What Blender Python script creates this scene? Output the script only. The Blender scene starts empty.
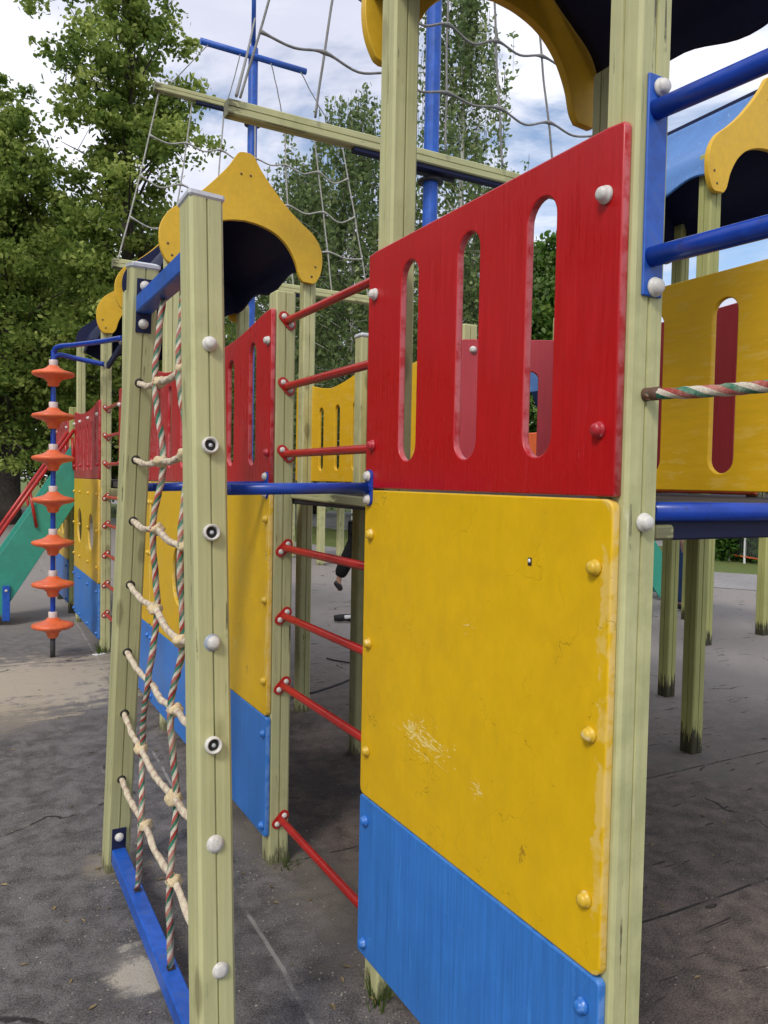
import bpy, bmesh, math, random
import numpy as np
from mathutils import Matrix, Vector, noise
random.seed(7); rng = np.random.default_rng(11)
R = math.radians; PI = math.pi
scene = bpy.context.scene
COL = scene.collection
I4 = Matrix.Identity(4)
W = {}                                   # world matrix of every object built

# ------------------------------------------------------------------ objects
def place(o, world, parent):
    COL.objects.link(o)
    W[o] = world.copy()
    if parent:
        o.parent = parent
        o.matrix_basis = W[parent].inverted() @ world
    else:
        o.matrix_basis = world

def tag(o, label=None, cat=None, group=None, kind=None):
    if label: o['label'] = label
    if cat: o['category'] = cat
    if group: o['group'] = group
    if kind: o['kind'] = kind
    return o

def thing(name, loc, label, cat, group=None, rz=0):
    o = bpy.data.objects.new(name, None)
    o.empty_display_size = .1
    place(o, Matrix.Translation(loc) @ Matrix.Rotation(rz, 4, 'Z'), None)
    return tag(o, label, cat, group)

def obj(name, me, mat=None, parent=None, world=I4, smooth=None):
    """link mesh (given in the local space of `world`) as one object"""
    if mat is not None:
        if not me.materials: me.materials.append(mat)
    if smooth is not None:
        me.polygons.foreach_set('use_smooth', [smooth]*len(me.polygons))
    o = bpy.data.objects.new(name, me)
    place(o, world, parent)
    return o

def to_mesh(bm, name='m', smooth=False):
    me = bpy.data.meshes.new(name)
    bm.normal_update()
    bm.to_mesh(me); bm.free()
    if smooth: me.polygons.foreach_set('use_smooth', [True]*len(me.polygons))
    return me

def recentre(me, p):
    me.transform(Matrix.Translation(-Vector(p))); return me

# ------------------------------------------------------------------ geometry
def frame(z, up=None):
    z = Vector(z).normalized()
    a = Vector(up) if up else (Vector((0,0,1)) if abs(z.z) < .95 else Vector((1,0,0)))
    x = a.cross(z).normalized(); y = z.cross(x)
    return x, y, z

def mat_at(p, z, up=None):
    x, y, z = frame(z, up)
    m = Matrix((x, y, z)).transposed().to_4x4(); m.translation = Vector(p); return m

def add_box(bm, c, s, bevel=0.0, rot=None, seg=1):
    t = bmesh.new()
    bmesh.ops.create_cube(t, size=1)
    bmesh.ops.scale(t, vec=s, verts=t.verts)
    if bevel: bmesh.ops.bevel(t, geom=t.edges[:], offset=bevel, segments=seg, affect='EDGES', profile=.5)
    m = Matrix.Translation(c) @ (rot.to_4x4() if rot else I4)
    bmesh.ops.transform(t, matrix=m, verts=t.verts)
    me = bpy.data.meshes.new('t'); t.to_mesh(me); t.free(); bm.from_mesh(me); bpy.data.meshes.remove(me)

def bar_box(bm, a, b, w, h, bevel=.004, up=(0,0,1)):
    """box beam from a to b, w sideways, h along up"""
    a, b = Vector(a), Vector(b)
    x, y, z = frame(b-a, up)
    rot = Matrix((x, y, z)).transposed()
    add_box(bm, (a+b)/2, (w, h, (b-a).length), bevel, rot)

def add_tube(bm, pts, r, seg=10, cap=True, uvtwist=None, lobes=0, lobe=0):
    pts = [Vector(p) for p in pts]
    n = len(pts)
    rs = r if isinstance(r, (list, tuple)) else [r]*n
    tang = []
    for i in range(n):
        d = pts[min(i+1, n-1)] - pts[max(i-1, 0)]
        tang.append(d.normalized() if d.length > 1e-9 else Vector((0,0,1)))
    x, y, _ = frame(tang[0])
    rings = []; s = 0; S = []
    for i in range(n):
        if i: 
            s += (pts[i]-pts[i-1]).length
            ax = tang[i-1].cross(tang[i])
            if ax.length > 1e-8:
                q = Matrix.Rotation(tang[i-1].angle(tang[i]), 3, ax)
                x = q @ x
            x = (x - tang[i]*x.dot(tang[i])).normalized(); y = tang[i].cross(x)
        S.append(s)
        ring = []
        for k in range(seg):
            th = 2*PI*k/seg
            rr = rs[i]
            if lobes: rr *= 1 + lobe*math.cos(lobes*(th - uvtwist*s))
            ring.append(bm.verts.new(pts[i] + x*math.cos(th)*rr + y*math.sin(th)*rr))
        rings.append(ring)
    uv = bm.loops.layers.uv.verify() if uvtwist is not None else None
    for i in range(n-1):
        for k in range(seg):
            k2 = (k+1) % seg
            f = bm.faces.new((rings[i][k], rings[i][k2], rings[i+1][k2], rings[i+1][k]))
            f.smooth = True
            if uv:
                for l, (ii, kk) in zip(f.loops, ((i,k), (i,k+1), (i+1,k+1), (i+1,k))):
                    l[uv].uv = (kk/seg - uvtwist*S[ii]/(2*PI), S[ii])
    if cap:
        bm.faces.new(rings[0][::-1]); bm.faces.new(rings[-1])

def add_lathe(bm, prof, m=I4, seg=20, smooth=True):
    """prof: (r, z) from bottom to top around local Z"""
    rings = []
    for r, z in prof:
        if r < 1e-6: rings.append([bm.verts.new(m @ Vector((0,0,z)))])
        else: rings.append([bm.verts.new(m @ Vector((r*math.cos(2*PI*k/seg), r*math.sin(2*PI*k/seg), z))) for k in range(seg)])
    for a, b in zip(rings, rings[1:]):
        for k in range(seg):
            k2 = (k+1) % seg
            if len(a) == 1 and len(b) == 1: continue
            if len(a) == 1: f = bm.faces.new((a[0], b[k2], b[k]))
            elif len(b) == 1: f = bm.faces.new((a[k], a[k2], b[0]))
            else: f = bm.faces.new((a[k], a[k2], b[k2], b[k]))
            f.smooth = smooth

def spline(pts, n=8):
    """Catmull-Rom through points"""
    P = [Vector(p) for p in pts]; P = [2*P[0]-P[1]] + P + [2*P[-1]-P[-2]]
    out = []
    for i in range(1, len(P)-2):
        for k in range(n):
            t = k/n; a, b, c, d = P[i-1], P[i], P[i+1], P[i+2]
            out.append(.5*((2*b) + (c-a)*t + (2*a-5*b+4*c-d)*t*t + (3*b-a-3*c+d)*t**3))
    out.append(P[-2]); return out

def area2(p):
    return sum(p[i-1][0]*p[i][1]-p[i][0]*p[i-1][1] for i in range(len(p)))

def plate(outline, holes=(), t=.02, bevel=.002, name='plate'):
    """flat board with holes, thickness t, centred on local z = 0"""
    cu = bpy.data.curves.new(name, 'CURVE'); cu.dimensions = '2D'; cu.fill_mode = 'BOTH'
    cu.extrude = t/2-bevel; cu.bevel_depth = bevel; cu.bevel_resolution = 2; cu.offset = -bevel
    for k, pl in enumerate([outline]+list(holes)):
        pl = [tuple(p[:2]) for p in pl]
        a = area2(pl)
        if (k == 0 and a < 0) or (k > 0 and a > 0): pl = pl[::-1]
        s = cu.splines.new('POLY'); s.points.add(len(pl)-1)
        for q, p in zip(s.points, pl): q.co = (p[0], p[1], 0, 1)
        s.use_cyclic_u = True
    o = bpy.data.objects.new(name, cu); COL.objects.link(o)
    dg = bpy.context.evaluated_depsgraph_get()
    me = bpy.data.meshes.new_from_object(o.evaluated_get(dg))
    bpy.data.objects.remove(o); bpy.data.curves.remove(cu)
    return me

def rrect(x0, y0, x1, y1, r=.01, n=5, top=None):
    pts = []
    for cx, cy, a0 in ((x1-r, y0+r, -90), (x1-r, y1-r, 0), (x0+r, y1-r, 90), (x0+r, y0+r, 180)):
        for k in range(n+1):
            a = R(a0+90*k/n); pts.append((cx+r*math.cos(a), cy+r*math.sin(a)))
    return pts

def slot(cx, y0, y1, w, n=12):
    r = w/2; pts = []
    for k in range(n+1):
        a = PI*k/n; pts.append((cx+r*math.cos(a), y1-r+r*math.sin(a)))
    for k in range(n+1):
        a = PI+PI*k/n; pts.append((cx+r*math.cos(a), y0+r+r*math.sin(a)))
    return pts

def ellipse(cx, cy, a, b, n=32):
    return [(cx+a*math.cos(2*PI*k/n), cy+b*math.sin(2*PI*k/n)) for k in range(n)]

# ------------------------------------------------------------------ materials
class NT:
    def __init__(s, name):
        s.m = bpy.data.materials.new(name); s.m.use_nodes = True
        s.t = s.m.node_tree; s.t.nodes.clear()
        s.out = s.n('ShaderNodeOutputMaterial'); s.b = s.n('ShaderNodeBsdfPrincipled')
        s.t.links.new(s.b.outputs[0], s.out.inputs[0])
    def n(s, typ, **kw):
        nd = s.t.nodes.new(typ)
        for k, v in kw.items(): setattr(nd, k, v)
        return nd
    def lk(s, a, b): s.t.links.new(a, b)
    def inp(s, nd, i, v):
        if hasattr(v, 'bl_idname') or isinstance(v, bpy.types.NodeSocket): s.lk(v, nd.inputs[i])
        else: nd.inputs[i].default_value = v
    def math(s, op, a, b=None, c=None, clamp=False):
        nd = s.n('ShaderNodeMath', operation=op, use_clamp=clamp)
        s.inp(nd, 0, a)
        if b is not None: s.inp(nd, 1, b)
        if c is not None: s.inp(nd, 2, c)
        return nd.outputs[0]
    def coords(s, rnd=True):
        tc = s.n('ShaderNodeTexCoord')
        if not rnd: return tc.outputs['Object']
        oi = s.n('ShaderNodeObjectInfo')
        v = s.n('ShaderNodeVectorMath', operation='SCALE'); v.inputs[0].default_value = (31, 17, 43)
        s.lk(oi.outputs['Random'], v.inputs['Scale'])
        a = s.n('ShaderNodeVectorMath', operation='ADD')
        s.lk(tc.outputs['Object'], a.inputs[0]); s.lk(v.outputs[0], a.inputs[1])
        return a.outputs[0]
    def noise(s, vec, scale=(1,1,1), sc=1.0, detail=4, rough=.6, dist=0.0, off=(0,0,0)):
        mp = s.n('ShaderNodeMapping'); mp.inputs['Scale'].default_value = scale; mp.inputs['Location'].default_value = off
        s.lk(vec, mp.inputs['Vector'])
        nz = s.n('ShaderNodeTexNoise'); nz.inputs['Scale'].default_value = sc
        nz.inputs['Detail'].default_value = detail; nz.inputs['Roughness'].default_value = rough
        nz.inputs['Distortion'].default_value = dist
        s.lk(mp.outputs[0], nz.inputs['Vector']); return nz.outputs['Fac']
    def ramp(s, v, lo, hi, a=0.0, b=1.0):
        nd = s.n('ShaderNodeMapRange', interpolation_type='SMOOTHSTEP')
        s.inp(nd, 'Value', v); nd.inputs['From Min'].default_value = lo; nd.inputs['From Max'].default_value = hi
        nd.inputs['To Min'].default_value = a; nd.inputs['To Max'].default_value = b
        return nd.outputs[0]
    def mix(s, f, a, b):
        nd = s.n('ShaderNodeMix', data_type='RGBA')
        s.inp(nd, 'Factor', f)
        s.inp(nd, 'A', a if not isinstance(a, tuple) else a+(1,)) if False else None
        for i, v in ((6, a), (7, b)):
            if isinstance(v, tuple): nd.inputs[i].default_value = v+(1,) if len(v) == 3 else v
            else: s.lk(v, nd.inputs[i])
        return nd.outputs[2]
    def value(s, col, v):
        nd = s.n('ShaderNodeHueSaturation')
        if isinstance(col, tuple): nd.inputs['Color'].default_value = col+(1,)
        else: s.lk(col, nd.inputs['Color'])
        s.inp(nd, 'Value', v); return nd.outputs[0]
    def sep(s, vec):
        nd = s.n('ShaderNodeSeparateXYZ'); s.lk(vec, nd.inputs[0]); return nd.outputs
    def bump(s, h, strength=.3, dist=.002, nrm=None):
        nd = s.n('ShaderNodeBump'); nd.inputs['Strength'].default_value = strength; nd.inputs['Distance'].default_value = dist
        s.lk(h, nd.inputs['Height'])
        if nrm: s.lk(nrm, nd.inputs['Normal'])
        return nd.outputs[0]
    def done(s, col, rough, nrm=None, spec=.5):
        if isinstance(col, tuple): s.b.inputs['Base Color'].default_value = col+(1,)
        else: s.lk(col, s.b.inputs['Base Color'])
        s.inp(s.b, 'Roughness', rough); s.b.inputs['Specular IOR Level'].default_value = spec
        if nrm: s.lk(nrm, s.b.inputs['Normal'])
        return s.m

def paint(name, base, rough=.42, grain=(60, 4, 60), var=.16, bump=.35, wear=None, wearthr=(.66,.72), wscale=(6, 30, 6),
          edge=None, patch=None, spec=.45, dirt=.25, dirtcol=None, spots=None, cracks=False, rim=None, hair=0, foot=False, scuff=None):
    s = NT(name); v = s.coords(); raw = s.coords(False)
    g = s.noise(v, grain, 1, 5, .65); big = s.noise(v, (1.3,1.3,1.3), 1, 5, .6, .6); med = s.noise(v, (9,9,9), 1, 4, .6)
    val = s.math('ADD', s.ramp(g, .25, .75, 1-var*.5, 1+var*.5), s.ramp(big, .3, .7, -var*.5, var*.5))
    col = s.value(base, val)
    if dirtcol is None: dirtcol = tuple(c*.45+.02 for c in base)
    col = s.mix(s.math('MULTIPLY', s.ramp(s.math('MULTIPLY', big, s.math('ADD', med, .45)), .42, .68), dirt), col, dirtcol)
    h = g
    x, y, z = s.sep(raw)
    if wear:
        wn = s.noise(v, wscale, 1, 5, .7, .4)
        wm = s.ramp(wn, *wearthr)
        wm = s.math('MULTIPLY', wm, s.ramp(med, .45, .6))
        col = s.mix(s.math('MULTIPLY', wm, .8), col, wear)
    if edge:                                   # chipped paint along an edge: (axis, position, width, colour)
        a, pos, wd, ec = edge
        d = s.math('ABSOLUTE', s.math('SUBTRACT', (x, y, z)[a], pos))
        en = s.noise(raw, (22,22,22), 1, 5, .7)
        em = s.ramp(s.math('SUBTRACT', en, s.math('DIVIDE', d, wd)), .16, .22)
        em = s.math('MULTIPLY', em, s.ramp(s.noise(raw, (7,5,7), 1, 4, .7), .46, .54))
        col = s.mix(s.math('MULTIPLY', em, .7), col, ec)
        h = s.math('SUBTRACT', h, s.math('MULTIPLY', em, .25))
    for pt in (patch or ()):                   # scratched spots: (x, y, rx, ry, colour, streak scale, threshold)
        px, py, rx, ry, pc, sc, th = pt
        dx = s.math('DIVIDE', s.math('SUBTRACT', x, px), rx); dy = s.math('DIVIDE', s.math('SUBTRACT', y, py), ry)
        d = s.math('SQRT', s.math('ADD', s.math('MULTIPLY', dx, dx), s.math('MULTIPLY', dy, dy)))
        n1 = s.noise(raw, sc, 1, 5, .75, 1.2)
        pm = s.ramp(s.math('SUBTRACT', n1, s.math('MULTIPLY', d, .16)), th, th+.05)
        col = s.mix(s.math('MULTIPLY', pm, .85), col, pc)
    if cracks:
        cn = s.noise(v, (95, 95, 2.2), 1, 3, .5, .3)
        cm = s.math('MULTIPLY', s.ramp(cn, .645, .68), s.ramp(med, .46, .58))
        col = s.mix(s.math('MULTIPLY', cm, .8), col, (.05, .045, .03))
        h = s.math('SUBTRACT', h, cm)
    if rim:                                    # sawn board edges paler: rubbed paint, plus light painted onto the slot lips
        rm = s.math('MULTIPLY', s.ramp(s.math('ABSOLUTE', z), .0062, .0098, 1, 0), s.ramp(s.noise(raw, (18,18,18), 1, 4, .7), .36, .58))
        col = s.mix(s.math('MULTIPLY', rm, .7), col, rim)
    if scuff:
        sf = s.noise(v, (150, 34, 34), 1, 3, .6, 2.2)
        sm = s.math('MULTIPLY', s.ramp(sf, .685, .70), s.ramp(s.noise(v, (3.5,)*3, 1, 4, .7, 0, (4,1,2)), .50, .62))
        col = s.mix(s.math('MULTIPLY', sm, .75), col, scuff)
    if hair:
        vo = s.n('ShaderNodeTexVoronoi', feature='DISTANCE_TO_EDGE'); vo.inputs['Scale'].default_value = hair
        wn_ = s.n('ShaderNodeTexNoise'); wn_.inputs['Scale'].default_value = 5; wn_.inputs['Detail'].default_value = 5
        s.lk(v, wn_.inputs['Vector']); sc_ = s.n('ShaderNodeVectorMath', operation='SCALE'); sc_.inputs['Scale'].default_value = .5; s.lk(wn_.outputs['Color'], sc_.inputs[0])
        ad = s.n('ShaderNodeVectorMath', operation='ADD'); s.lk(v, ad.inputs[0]); s.lk(sc_.outputs[0], ad.inputs[1])
        mpp = s.n('ShaderNodeMapping'); mpp.inputs['Scale'].default_value = (1.6, .5, 1); s.lk(ad.outputs[0], mpp.inputs['Vector']); s.lk(mpp.outputs[0], vo.inputs['Vector'])
        hm = s.math('MULTIPLY', s.ramp(vo.outputs['Distance'], .0015, .007, 1, 0), s.ramp(s.noise(v, (4,)*3, 1, 4, .7, 0, (3,3,1)), .48, .60))
        col = s.mix(s.math('MULTIPLY', hm, .6), col, tuple(c*.35 for c in base)); h = s.math('SUBTRACT', h, hm)
    if foot:
        oi = s.n('ShaderNodeObjectInfo')
        col = s.value(col, s.ramp(oi.outputs['Random'], 0, 1, .90, 1.06))
        fm = s.ramp(s.math('SUBTRACT', s.noise(v, (50,50,9), 1, 5, .7), s.math('MULTIPLY', z, 3.2)), .30, .45)
        col = s.mix(s.math('MULTIPLY', fm, .75), col, (.06, .055, .035))
        kv = s.n('ShaderNodeTexVoronoi'); kv.inputs['Scale'].default_value = 1; kmp = s.n('ShaderNodeMapping'); kmp.inputs['Scale'].default_value = (9, 9, 3.2)
        s.lk(v, kmp.inputs['Vector']); s.lk(kmp.outputs[0], kv.inputs['Vector'])
        kd = s.math('ADD', kv.outputs['Distance'], s.math('MULTIPLY', s.math('SUBTRACT', med, .5), .15))
        km = s.math('MULTIPLY', s.ramp(kd, .13, .23, 1, 0), s.ramp(big, .42, .50))
        col = s.mix(s.math('MULTIPLY', km, .55), col, (.13, .11, .05))
    if spots:
        sn = s.noise(v, (70,70,70), 1, 2, .5)
        col = s.mix(s.math('MULTIPLY', s.ramp(sn, .73, .76), .7), col, spots)
    r = s.math('ADD', s.ramp(big, .3, .7, rough-.06, rough+.1), s.ramp(g, .3, .7, -.04, .04))
    return s.done(col, r, s.bump(h, bump, .0016), spec)

def simple(name, base, rough=.4, var=.08, bump=.1, scale=25, metal=0, spec=.5, dirt=None):
    s = NT(name); v = s.coords()
    n1 = s.noise(v, (scale,)*3, 1, 4); n2 = s.noise(v, (scale*.15,)*3, 1, 4)
    col = s.value(base, s.math('ADD', s.ramp(n1, .3, .7, 1-var, 1+var), s.ramp(n2, .3, .7, -var, var)))
    if dirt: col = s.mix(s.ramp(n1, .55, .7, 0, .6), col, dirt)
    s.b.inputs['Metallic'].default_value = metal
    return s.done(col, s.ramp(n2, .3, .7, max(.05, rough-.08), rough+.1), s.bump(n1, bump, .001), spec)

YEL = (.72, .44, .004); RED = (.45, .005, .008); BLU = (.036, .185, .56); DBL = (.008, .05, .36)
POST = (.51, .505, .255)
M = {}
M['post'] = paint('post_paint', POST, .55, (90, 90, 2.2), .2, .5, wear=(.62, .6, .38), wscale=(40, 40, 2.5), wearthr=(.6,.68), spec=.3,
                  dirt=.45, dirtcol=(.25, .26, .11), cracks=True, foot=True)
M['post_grimy'] = None
M['yellow'] = paint('yellow_panel_paint', YEL, .36, (26, 14, 26), .10, .16, rim=(.80,.58,.22), hair=5, scuff=(.40,.24,.01), spec=.35, wear=(.66, .42, .03), wscale=(28, 60, 28), wearthr=(.67,.71),
                    dirt=.2, dirtcol=(.42, .21, .01), spots=None,
                    edge=(0, 0.0, .075, (.76, .54, .14)),
                    patch=[(.64, .262, .16, .055, (.84, .68, .25), (22, 60, 22), .45), (.70, .285, .05, .035, (.84, .68, .25), (30, 44, 30), .44), (.40, .22, .05, .05, (.80,.64,.26), (24, 70, 24), .50), (.46, .60, .04, .03, (.80,.64,.26), (24, 90, 24), .52),
                           (.23, .145, .028, .05, (.30, .16, .01), (40, 40, 40), .49), (.60, .40, .1, .1, (.72, .5, .1), (60, 20, 60), .63)])
M['yellow_plain'] = paint('yellow_board_paint', (.72, .43, .008), .55, (8, 50, 50), .12, .12, wear=(.74, .48, .06), wscale=(9, 45, 9), wearthr=(.50,.58),
                    dirt=.12, dirtcol=(.42, .22, .01))
M['yellow_roof'] = paint('yellow_gable_paint', (.74, .45, .025), .5, (30, 30, 30), .12, .2, wear=(.75, .48, .10), wearthr=(.62,.68), dirt=.3, dirtcol=(.45,.24,.02))
M['red'] = paint('red_panel_paint', RED, .29, (110, 5, 110), .16, .5, wear=(.55, .03, .05), wscale=(60, 4, 60), wearthr=(.62,.70), dirt=.2, dirtcol=(.28,.006,.01), rim=(.62,.16,.17), scuff=(.55,.10,.11), spec=.5)
M['red_faded_sky'] = paint('sky_tinted_faded_red', (.46, .045, .06), .4, (80, 3, 80), .15, .3, wear=(.55,.1,.1), wscale=(30,30,30), wearthr=(.64,.70), dirt=.2)  # faded red with the pink of reflected sky mixed into its colour
M['blue'] = paint('blue_panel_paint', BLU, .40, (95, 2.6, 95), .30, .55, rim=(.16,.32,.68), scuff=(.25,.42,.75), wear=(.05, .24, .68), wscale=(60, 3, 60), wearthr=(.58,.66), dirt=.25, dirtcol=(.012,.09,.38), spec=.4)
M['blue_metal'] = simple('blue_metal_paint', DBL, .28, .1, .12, 30, dirt=(.012, .03, .16))
M['blue_bar'] = simple('blue_bar_paint', (.016, .10, .47), .42, .16, .15, 26, dirt=(.05,.10,.27))
M['red_metal'] = simple('red_metal_paint', (.42, .016, .012), .3, .1, .1, 30, dirt=(.38, .02, .012))
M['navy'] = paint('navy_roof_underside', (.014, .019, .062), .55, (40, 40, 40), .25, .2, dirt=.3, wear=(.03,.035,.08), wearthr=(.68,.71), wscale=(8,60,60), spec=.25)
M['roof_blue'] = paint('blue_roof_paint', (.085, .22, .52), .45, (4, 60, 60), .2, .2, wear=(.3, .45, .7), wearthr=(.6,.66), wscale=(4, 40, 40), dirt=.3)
M['white_cap'] = simple('white_plastic', (.62, .60, .55), .42, .12, .15, 90, dirt=(.36, .32, .25))
M['grey_plastic'] = simple('grey_plastic', (.30, .34, .40), .45, .06, .05, 60)
M['tin'] = simple('tin_cap', (.55, .57, .60), .45, .1, .1, 30, dirt=(.35,.35,.36))
M['dark_hole'] = simple('dark_hollow', (.02, .018, .016), .7, .1, 0, 30)
M['rust'] = simple('rusty_metal', (.10, .05, .03), .7, .25, .4, 60)
M['screw'] = simple('screw_metal', (.16, .11, .05), .6, .2, .1, 60)
M['orange'] = simple('orange_plastic', (.76, .15, .05), .42, .10, .1, 26, dirt=(.50, .10, .05))
M['pale_plastic'] = simple('pale_collar_plastic', (.62, .52, .48), .5, .06, .05, 30)
M['dark_steel'] = simple('dark_steel', (.05, .05, .055), .5, .2, .2, 40)
M['teal'] = paint('teal_slide_paint', (.045, .33, .235), .45, (20, 20, 20), .12, .15, wear=(.1,.4,.3), wearthr=(.64,.68), dirt=.3)
M['deck'] = simple('deck_mat', (.045, .04, .042), .85, .3, .5, 60)
M['net'] = simple('net_rope', (.22, .215, .20), .8, .2, .4, 120)
M['net_pale'] = simple('pale_net_rope', (.40, .39, .35), .8, .15, .4, 120)
M['black_cloth'] = simple('black_cloth', (.010, .010, .011), .85, .2, .2, 30, spec=.2)
M['skin'] = simple('skin', (.42, .24, .17), .5, .06, .05, 30)
M['hair'] = simple('dark_hair', (.02, .014, .01), .6, .3, .3, 80)
M['jeans'] = simple('blue_jeans', (.018, .055, .16), .8, .2, .2, 40)
M['orange_cloth'] = simple('orange_red_cloth', (.42, .06, .03), .8, .15, .2, 30)
M['shoe'] = simple('black_shoe', (.012, .011, .012), .6, .2, .1, 40)
M['white_paint'] = simple('white_paint', (.75, .75, .73), .5, .06, .05, 20)
M['car_dark'] = simple('dark_car_paint', (.02, .022, .028), .2, .05, 0, 10)
M['car_glass'] = simple('car_glass', (.012, .015, .018), .08, .05, 0, 10)
M['tyre'] = simple('tyre_rubber', (.015, .015, .015), .85, .1, .1, 30)
M['cable'] = simple('black_cable', (.02, .02, .022), .6, .1, .1, 30)
M['red_cloth'] = None

def post_grimy():
    s = NT('post_paint_blackened_foot'); v = s.coords(); raw = s.coords(False)
    g = s.noise(v, (90,90,2.2), 1, 5, .65); big = s.noise(v, (1.5,)*3, 1, 4)
    col = s.value((.40, .41, .15), s.math('ADD', s.ramp(g, .25, .75, .88, 1.1), s.ramp(big, .3, .7, -.1, .1)))
    z = s.sep(raw)[2]
    n = s.noise(v, (60,60,7), 1, 5, .7)
    rot = s.ramp(s.math('SUBTRACT', n, s.math('MULTIPLY', z, 2.0)), .20, .33)
    col = s.mix(s.math('MULTIPLY', rot, .92), col, (.022, .018, .016))
    return s.done(col, .6, s.bump(g, .4, .0016), .3)
M['post_grimy'] = post_grimy()

def rope_mat(name, cols, fade=(.62,.55,.42), fadeamt=.35):
    s = NT(name); tc = s.n('ShaderNodeTexCoord'); v = s.coords()
    u = s.sep(tc.outputs['UV'])
    f = s.math('FRACT', s.math('ADD', u[0], 50.0))
    cr = s.n('ShaderNodeValToRGB'); cr.color_ramp.interpolation = 'CONSTANT'
    e = cr.color_ramp.elements
    n = len(cols)
    e[0].position = 0; e[0].color = cols[0]+(1,); e[1].position = 1/n; e[1].color = cols[1]+(1,)
    for k in range(2, n):
        q = e.new(k/n); q.color = cols[k]+(1,)
    s.lk(f, cr.inputs[0])
    n1 = s.noise(v, (260,)*3, 1, 4); n2 = s.noise(v, (14,)*3, 1, 4)
    col = s.mix(s.ramp(n2, .4, .65, 0, fadeamt), cr.outputs[0], fade)
    col = s.value(col, s.ramp(n1, .3, .7, .75, 1.2))
    return s.done(col, .9, s.bump(n1, .6, .0012), .15)
M['rope_colour'] = rope_mat('twisted_colour_rope', [(.34,.05,.045), (.58,.52,.42), (.03,.16,.10), (.42,.09,.08), (.60,.54,.44), (.04,.20,.13)])
M['rope_cream'] = rope_mat('cream_rope', [(.60,.52,.38), (.50,.36,.29), (.64,.57,.42)], (.66,.58,.42), .6)
M['knot'] = simple('cream_knot', (.62, .50, .30), .85, .15, .7, 140)

def leaf_mat(name, a, b, c):
    s = NT(name)
    at = s.n('ShaderNodeAttribute', attribute_name='tone')
    col = s.mix(s.ramp(at.outputs['Fac'], 0, .55), a, b); col = s.mix(s.ramp(at.outputs['Fac'], .6, 1), col, c)
    s.done(col, .6, None, .12)
    tr = s.n('ShaderNodeBsdfTranslucent'); s.lk(s.value(col, 1.5), tr.inputs['Color'])
    mx = s.n('ShaderNodeMixShader'); mx.inputs[0].default_value = .45
    s.lk(s.b.outputs[0], mx.inputs[1]); s.lk(tr.outputs[0], mx.inputs[2]); s.lk(mx.outputs[0], s.out.inputs[0])
    return s.m
M['leaf_linden'] = leaf_mat('linden_leaves', (.075,.125,.026), (.18,.245,.05), (.40,.46,.13))
M['leaf_birch'] = leaf_mat('birch_leaves', (.085,.13,.05), (.18,.245,.09), (.32,.37,.17))
M['leaf_bush'] = leaf_mat('bush_leaves', (.05,.12,.022), (.12,.22,.04), (.24,.33,.07))
M['grass'] = leaf_mat('grass_blades', (.045,.08,.015), (.08,.13,.025), (.16,.19,.06))
M['bark'] = simple('dark_bark', (.045, .036, .028), .9, .35, 1, 14)
def birch_bark():
    s = NT('birch_bark'); v = s.coords()
    n = s.noise(v, (3, 3, 9), 1, 5, .7); n2 = s.noise(v, (2,2,2), 1, 3)
    col = s.mix(s.ramp(n, .56, .62), (.62,.60,.56), (.05,.045,.04))
    return s.done(col, .7, s.bump(n, .4, .01), .3)
M['birch_bark'] = birch_bark()

# ------------------------------------------------------------------ shared meshes
def post_mesh(h, w=.083, groove=.007, cham=.007):
    a = w/2; g = groove/2; d = .006
    side = [(-a+cham, -a), (-g, -a), (-g*.5, -a+d), (g*.5, -a+d), (g, -a), (a-cham, -a)]
    prof = []
    for k in range(4):
        c, s_ = round(math.cos(k*PI/2)), round(math.sin(k*PI/2))
        prof += [(x*c-y*s_, x*s_+y*c) for x, y in side]
    bm = bmesh.new()
    zs = [(0, 1), (h-.006, 1), (h, .90)]
    rings = [[bm.verts.new((x*f, y*f, z)) for x, y in prof] for z, f in zs]
    n = len(prof)
    for p, q in zip(rings, rings[1:]):
        for k in range(n): bm.faces.new((p[k], p[(k+1)%n], q[(k+1)%n], q[k]))
    bm.faces.new(rings[-1]); bm.faces.new(rings[0][::-1])
    return to_mesh(bm)
_pm = {}
def post(name, x, y, h, parent, mat=None, w=.083, z0=0, rz=0):
    key = (round(h, 3), w, (mat or M['post']).name)
    if key not in _pm: _pm[key] = post_mesh(h, w); _pm[key].materials.append(mat or M['post'])
    return obj(name, _pm[key], None, parent, Matrix.Translation((x, y, z0)) @ Matrix.Rotation(rz, 4, 'Z'))

def cap_mesh(r, hgt, mat, flange=True):
    bm = bmesh.new()
    if flange: prof = [(0,0),(r*1.0,0),(r*1.04,hgt*.12),(r*1.0,hgt*.32),(r*.86,hgt*.36),(r*.84,hgt*.62),(r*.68,hgt*.86),(r*.38,hgt*.98),(0,hgt)]
    else: prof = [(0,0),(r,0),(r*.96,hgt*.4),(r*.7,hgt*.85),(r*.35,hgt),(0,hgt)]
    add_lathe(bm, prof, seg=18)
    me = to_mesh(bm); me.materials.append(mat); return me
CAP = {}
def cap(p, d, parent, r=.0175, h=.018, mat='white_cap', name='bolt_cap'):
    key = (round(r,4), round(h,4), mat)
    if key not in CAP: CAP[key] = cap_mesh(r, h, M[mat])
    return obj(name, CAP[key], None, parent, mat_at(p, d))

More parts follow.
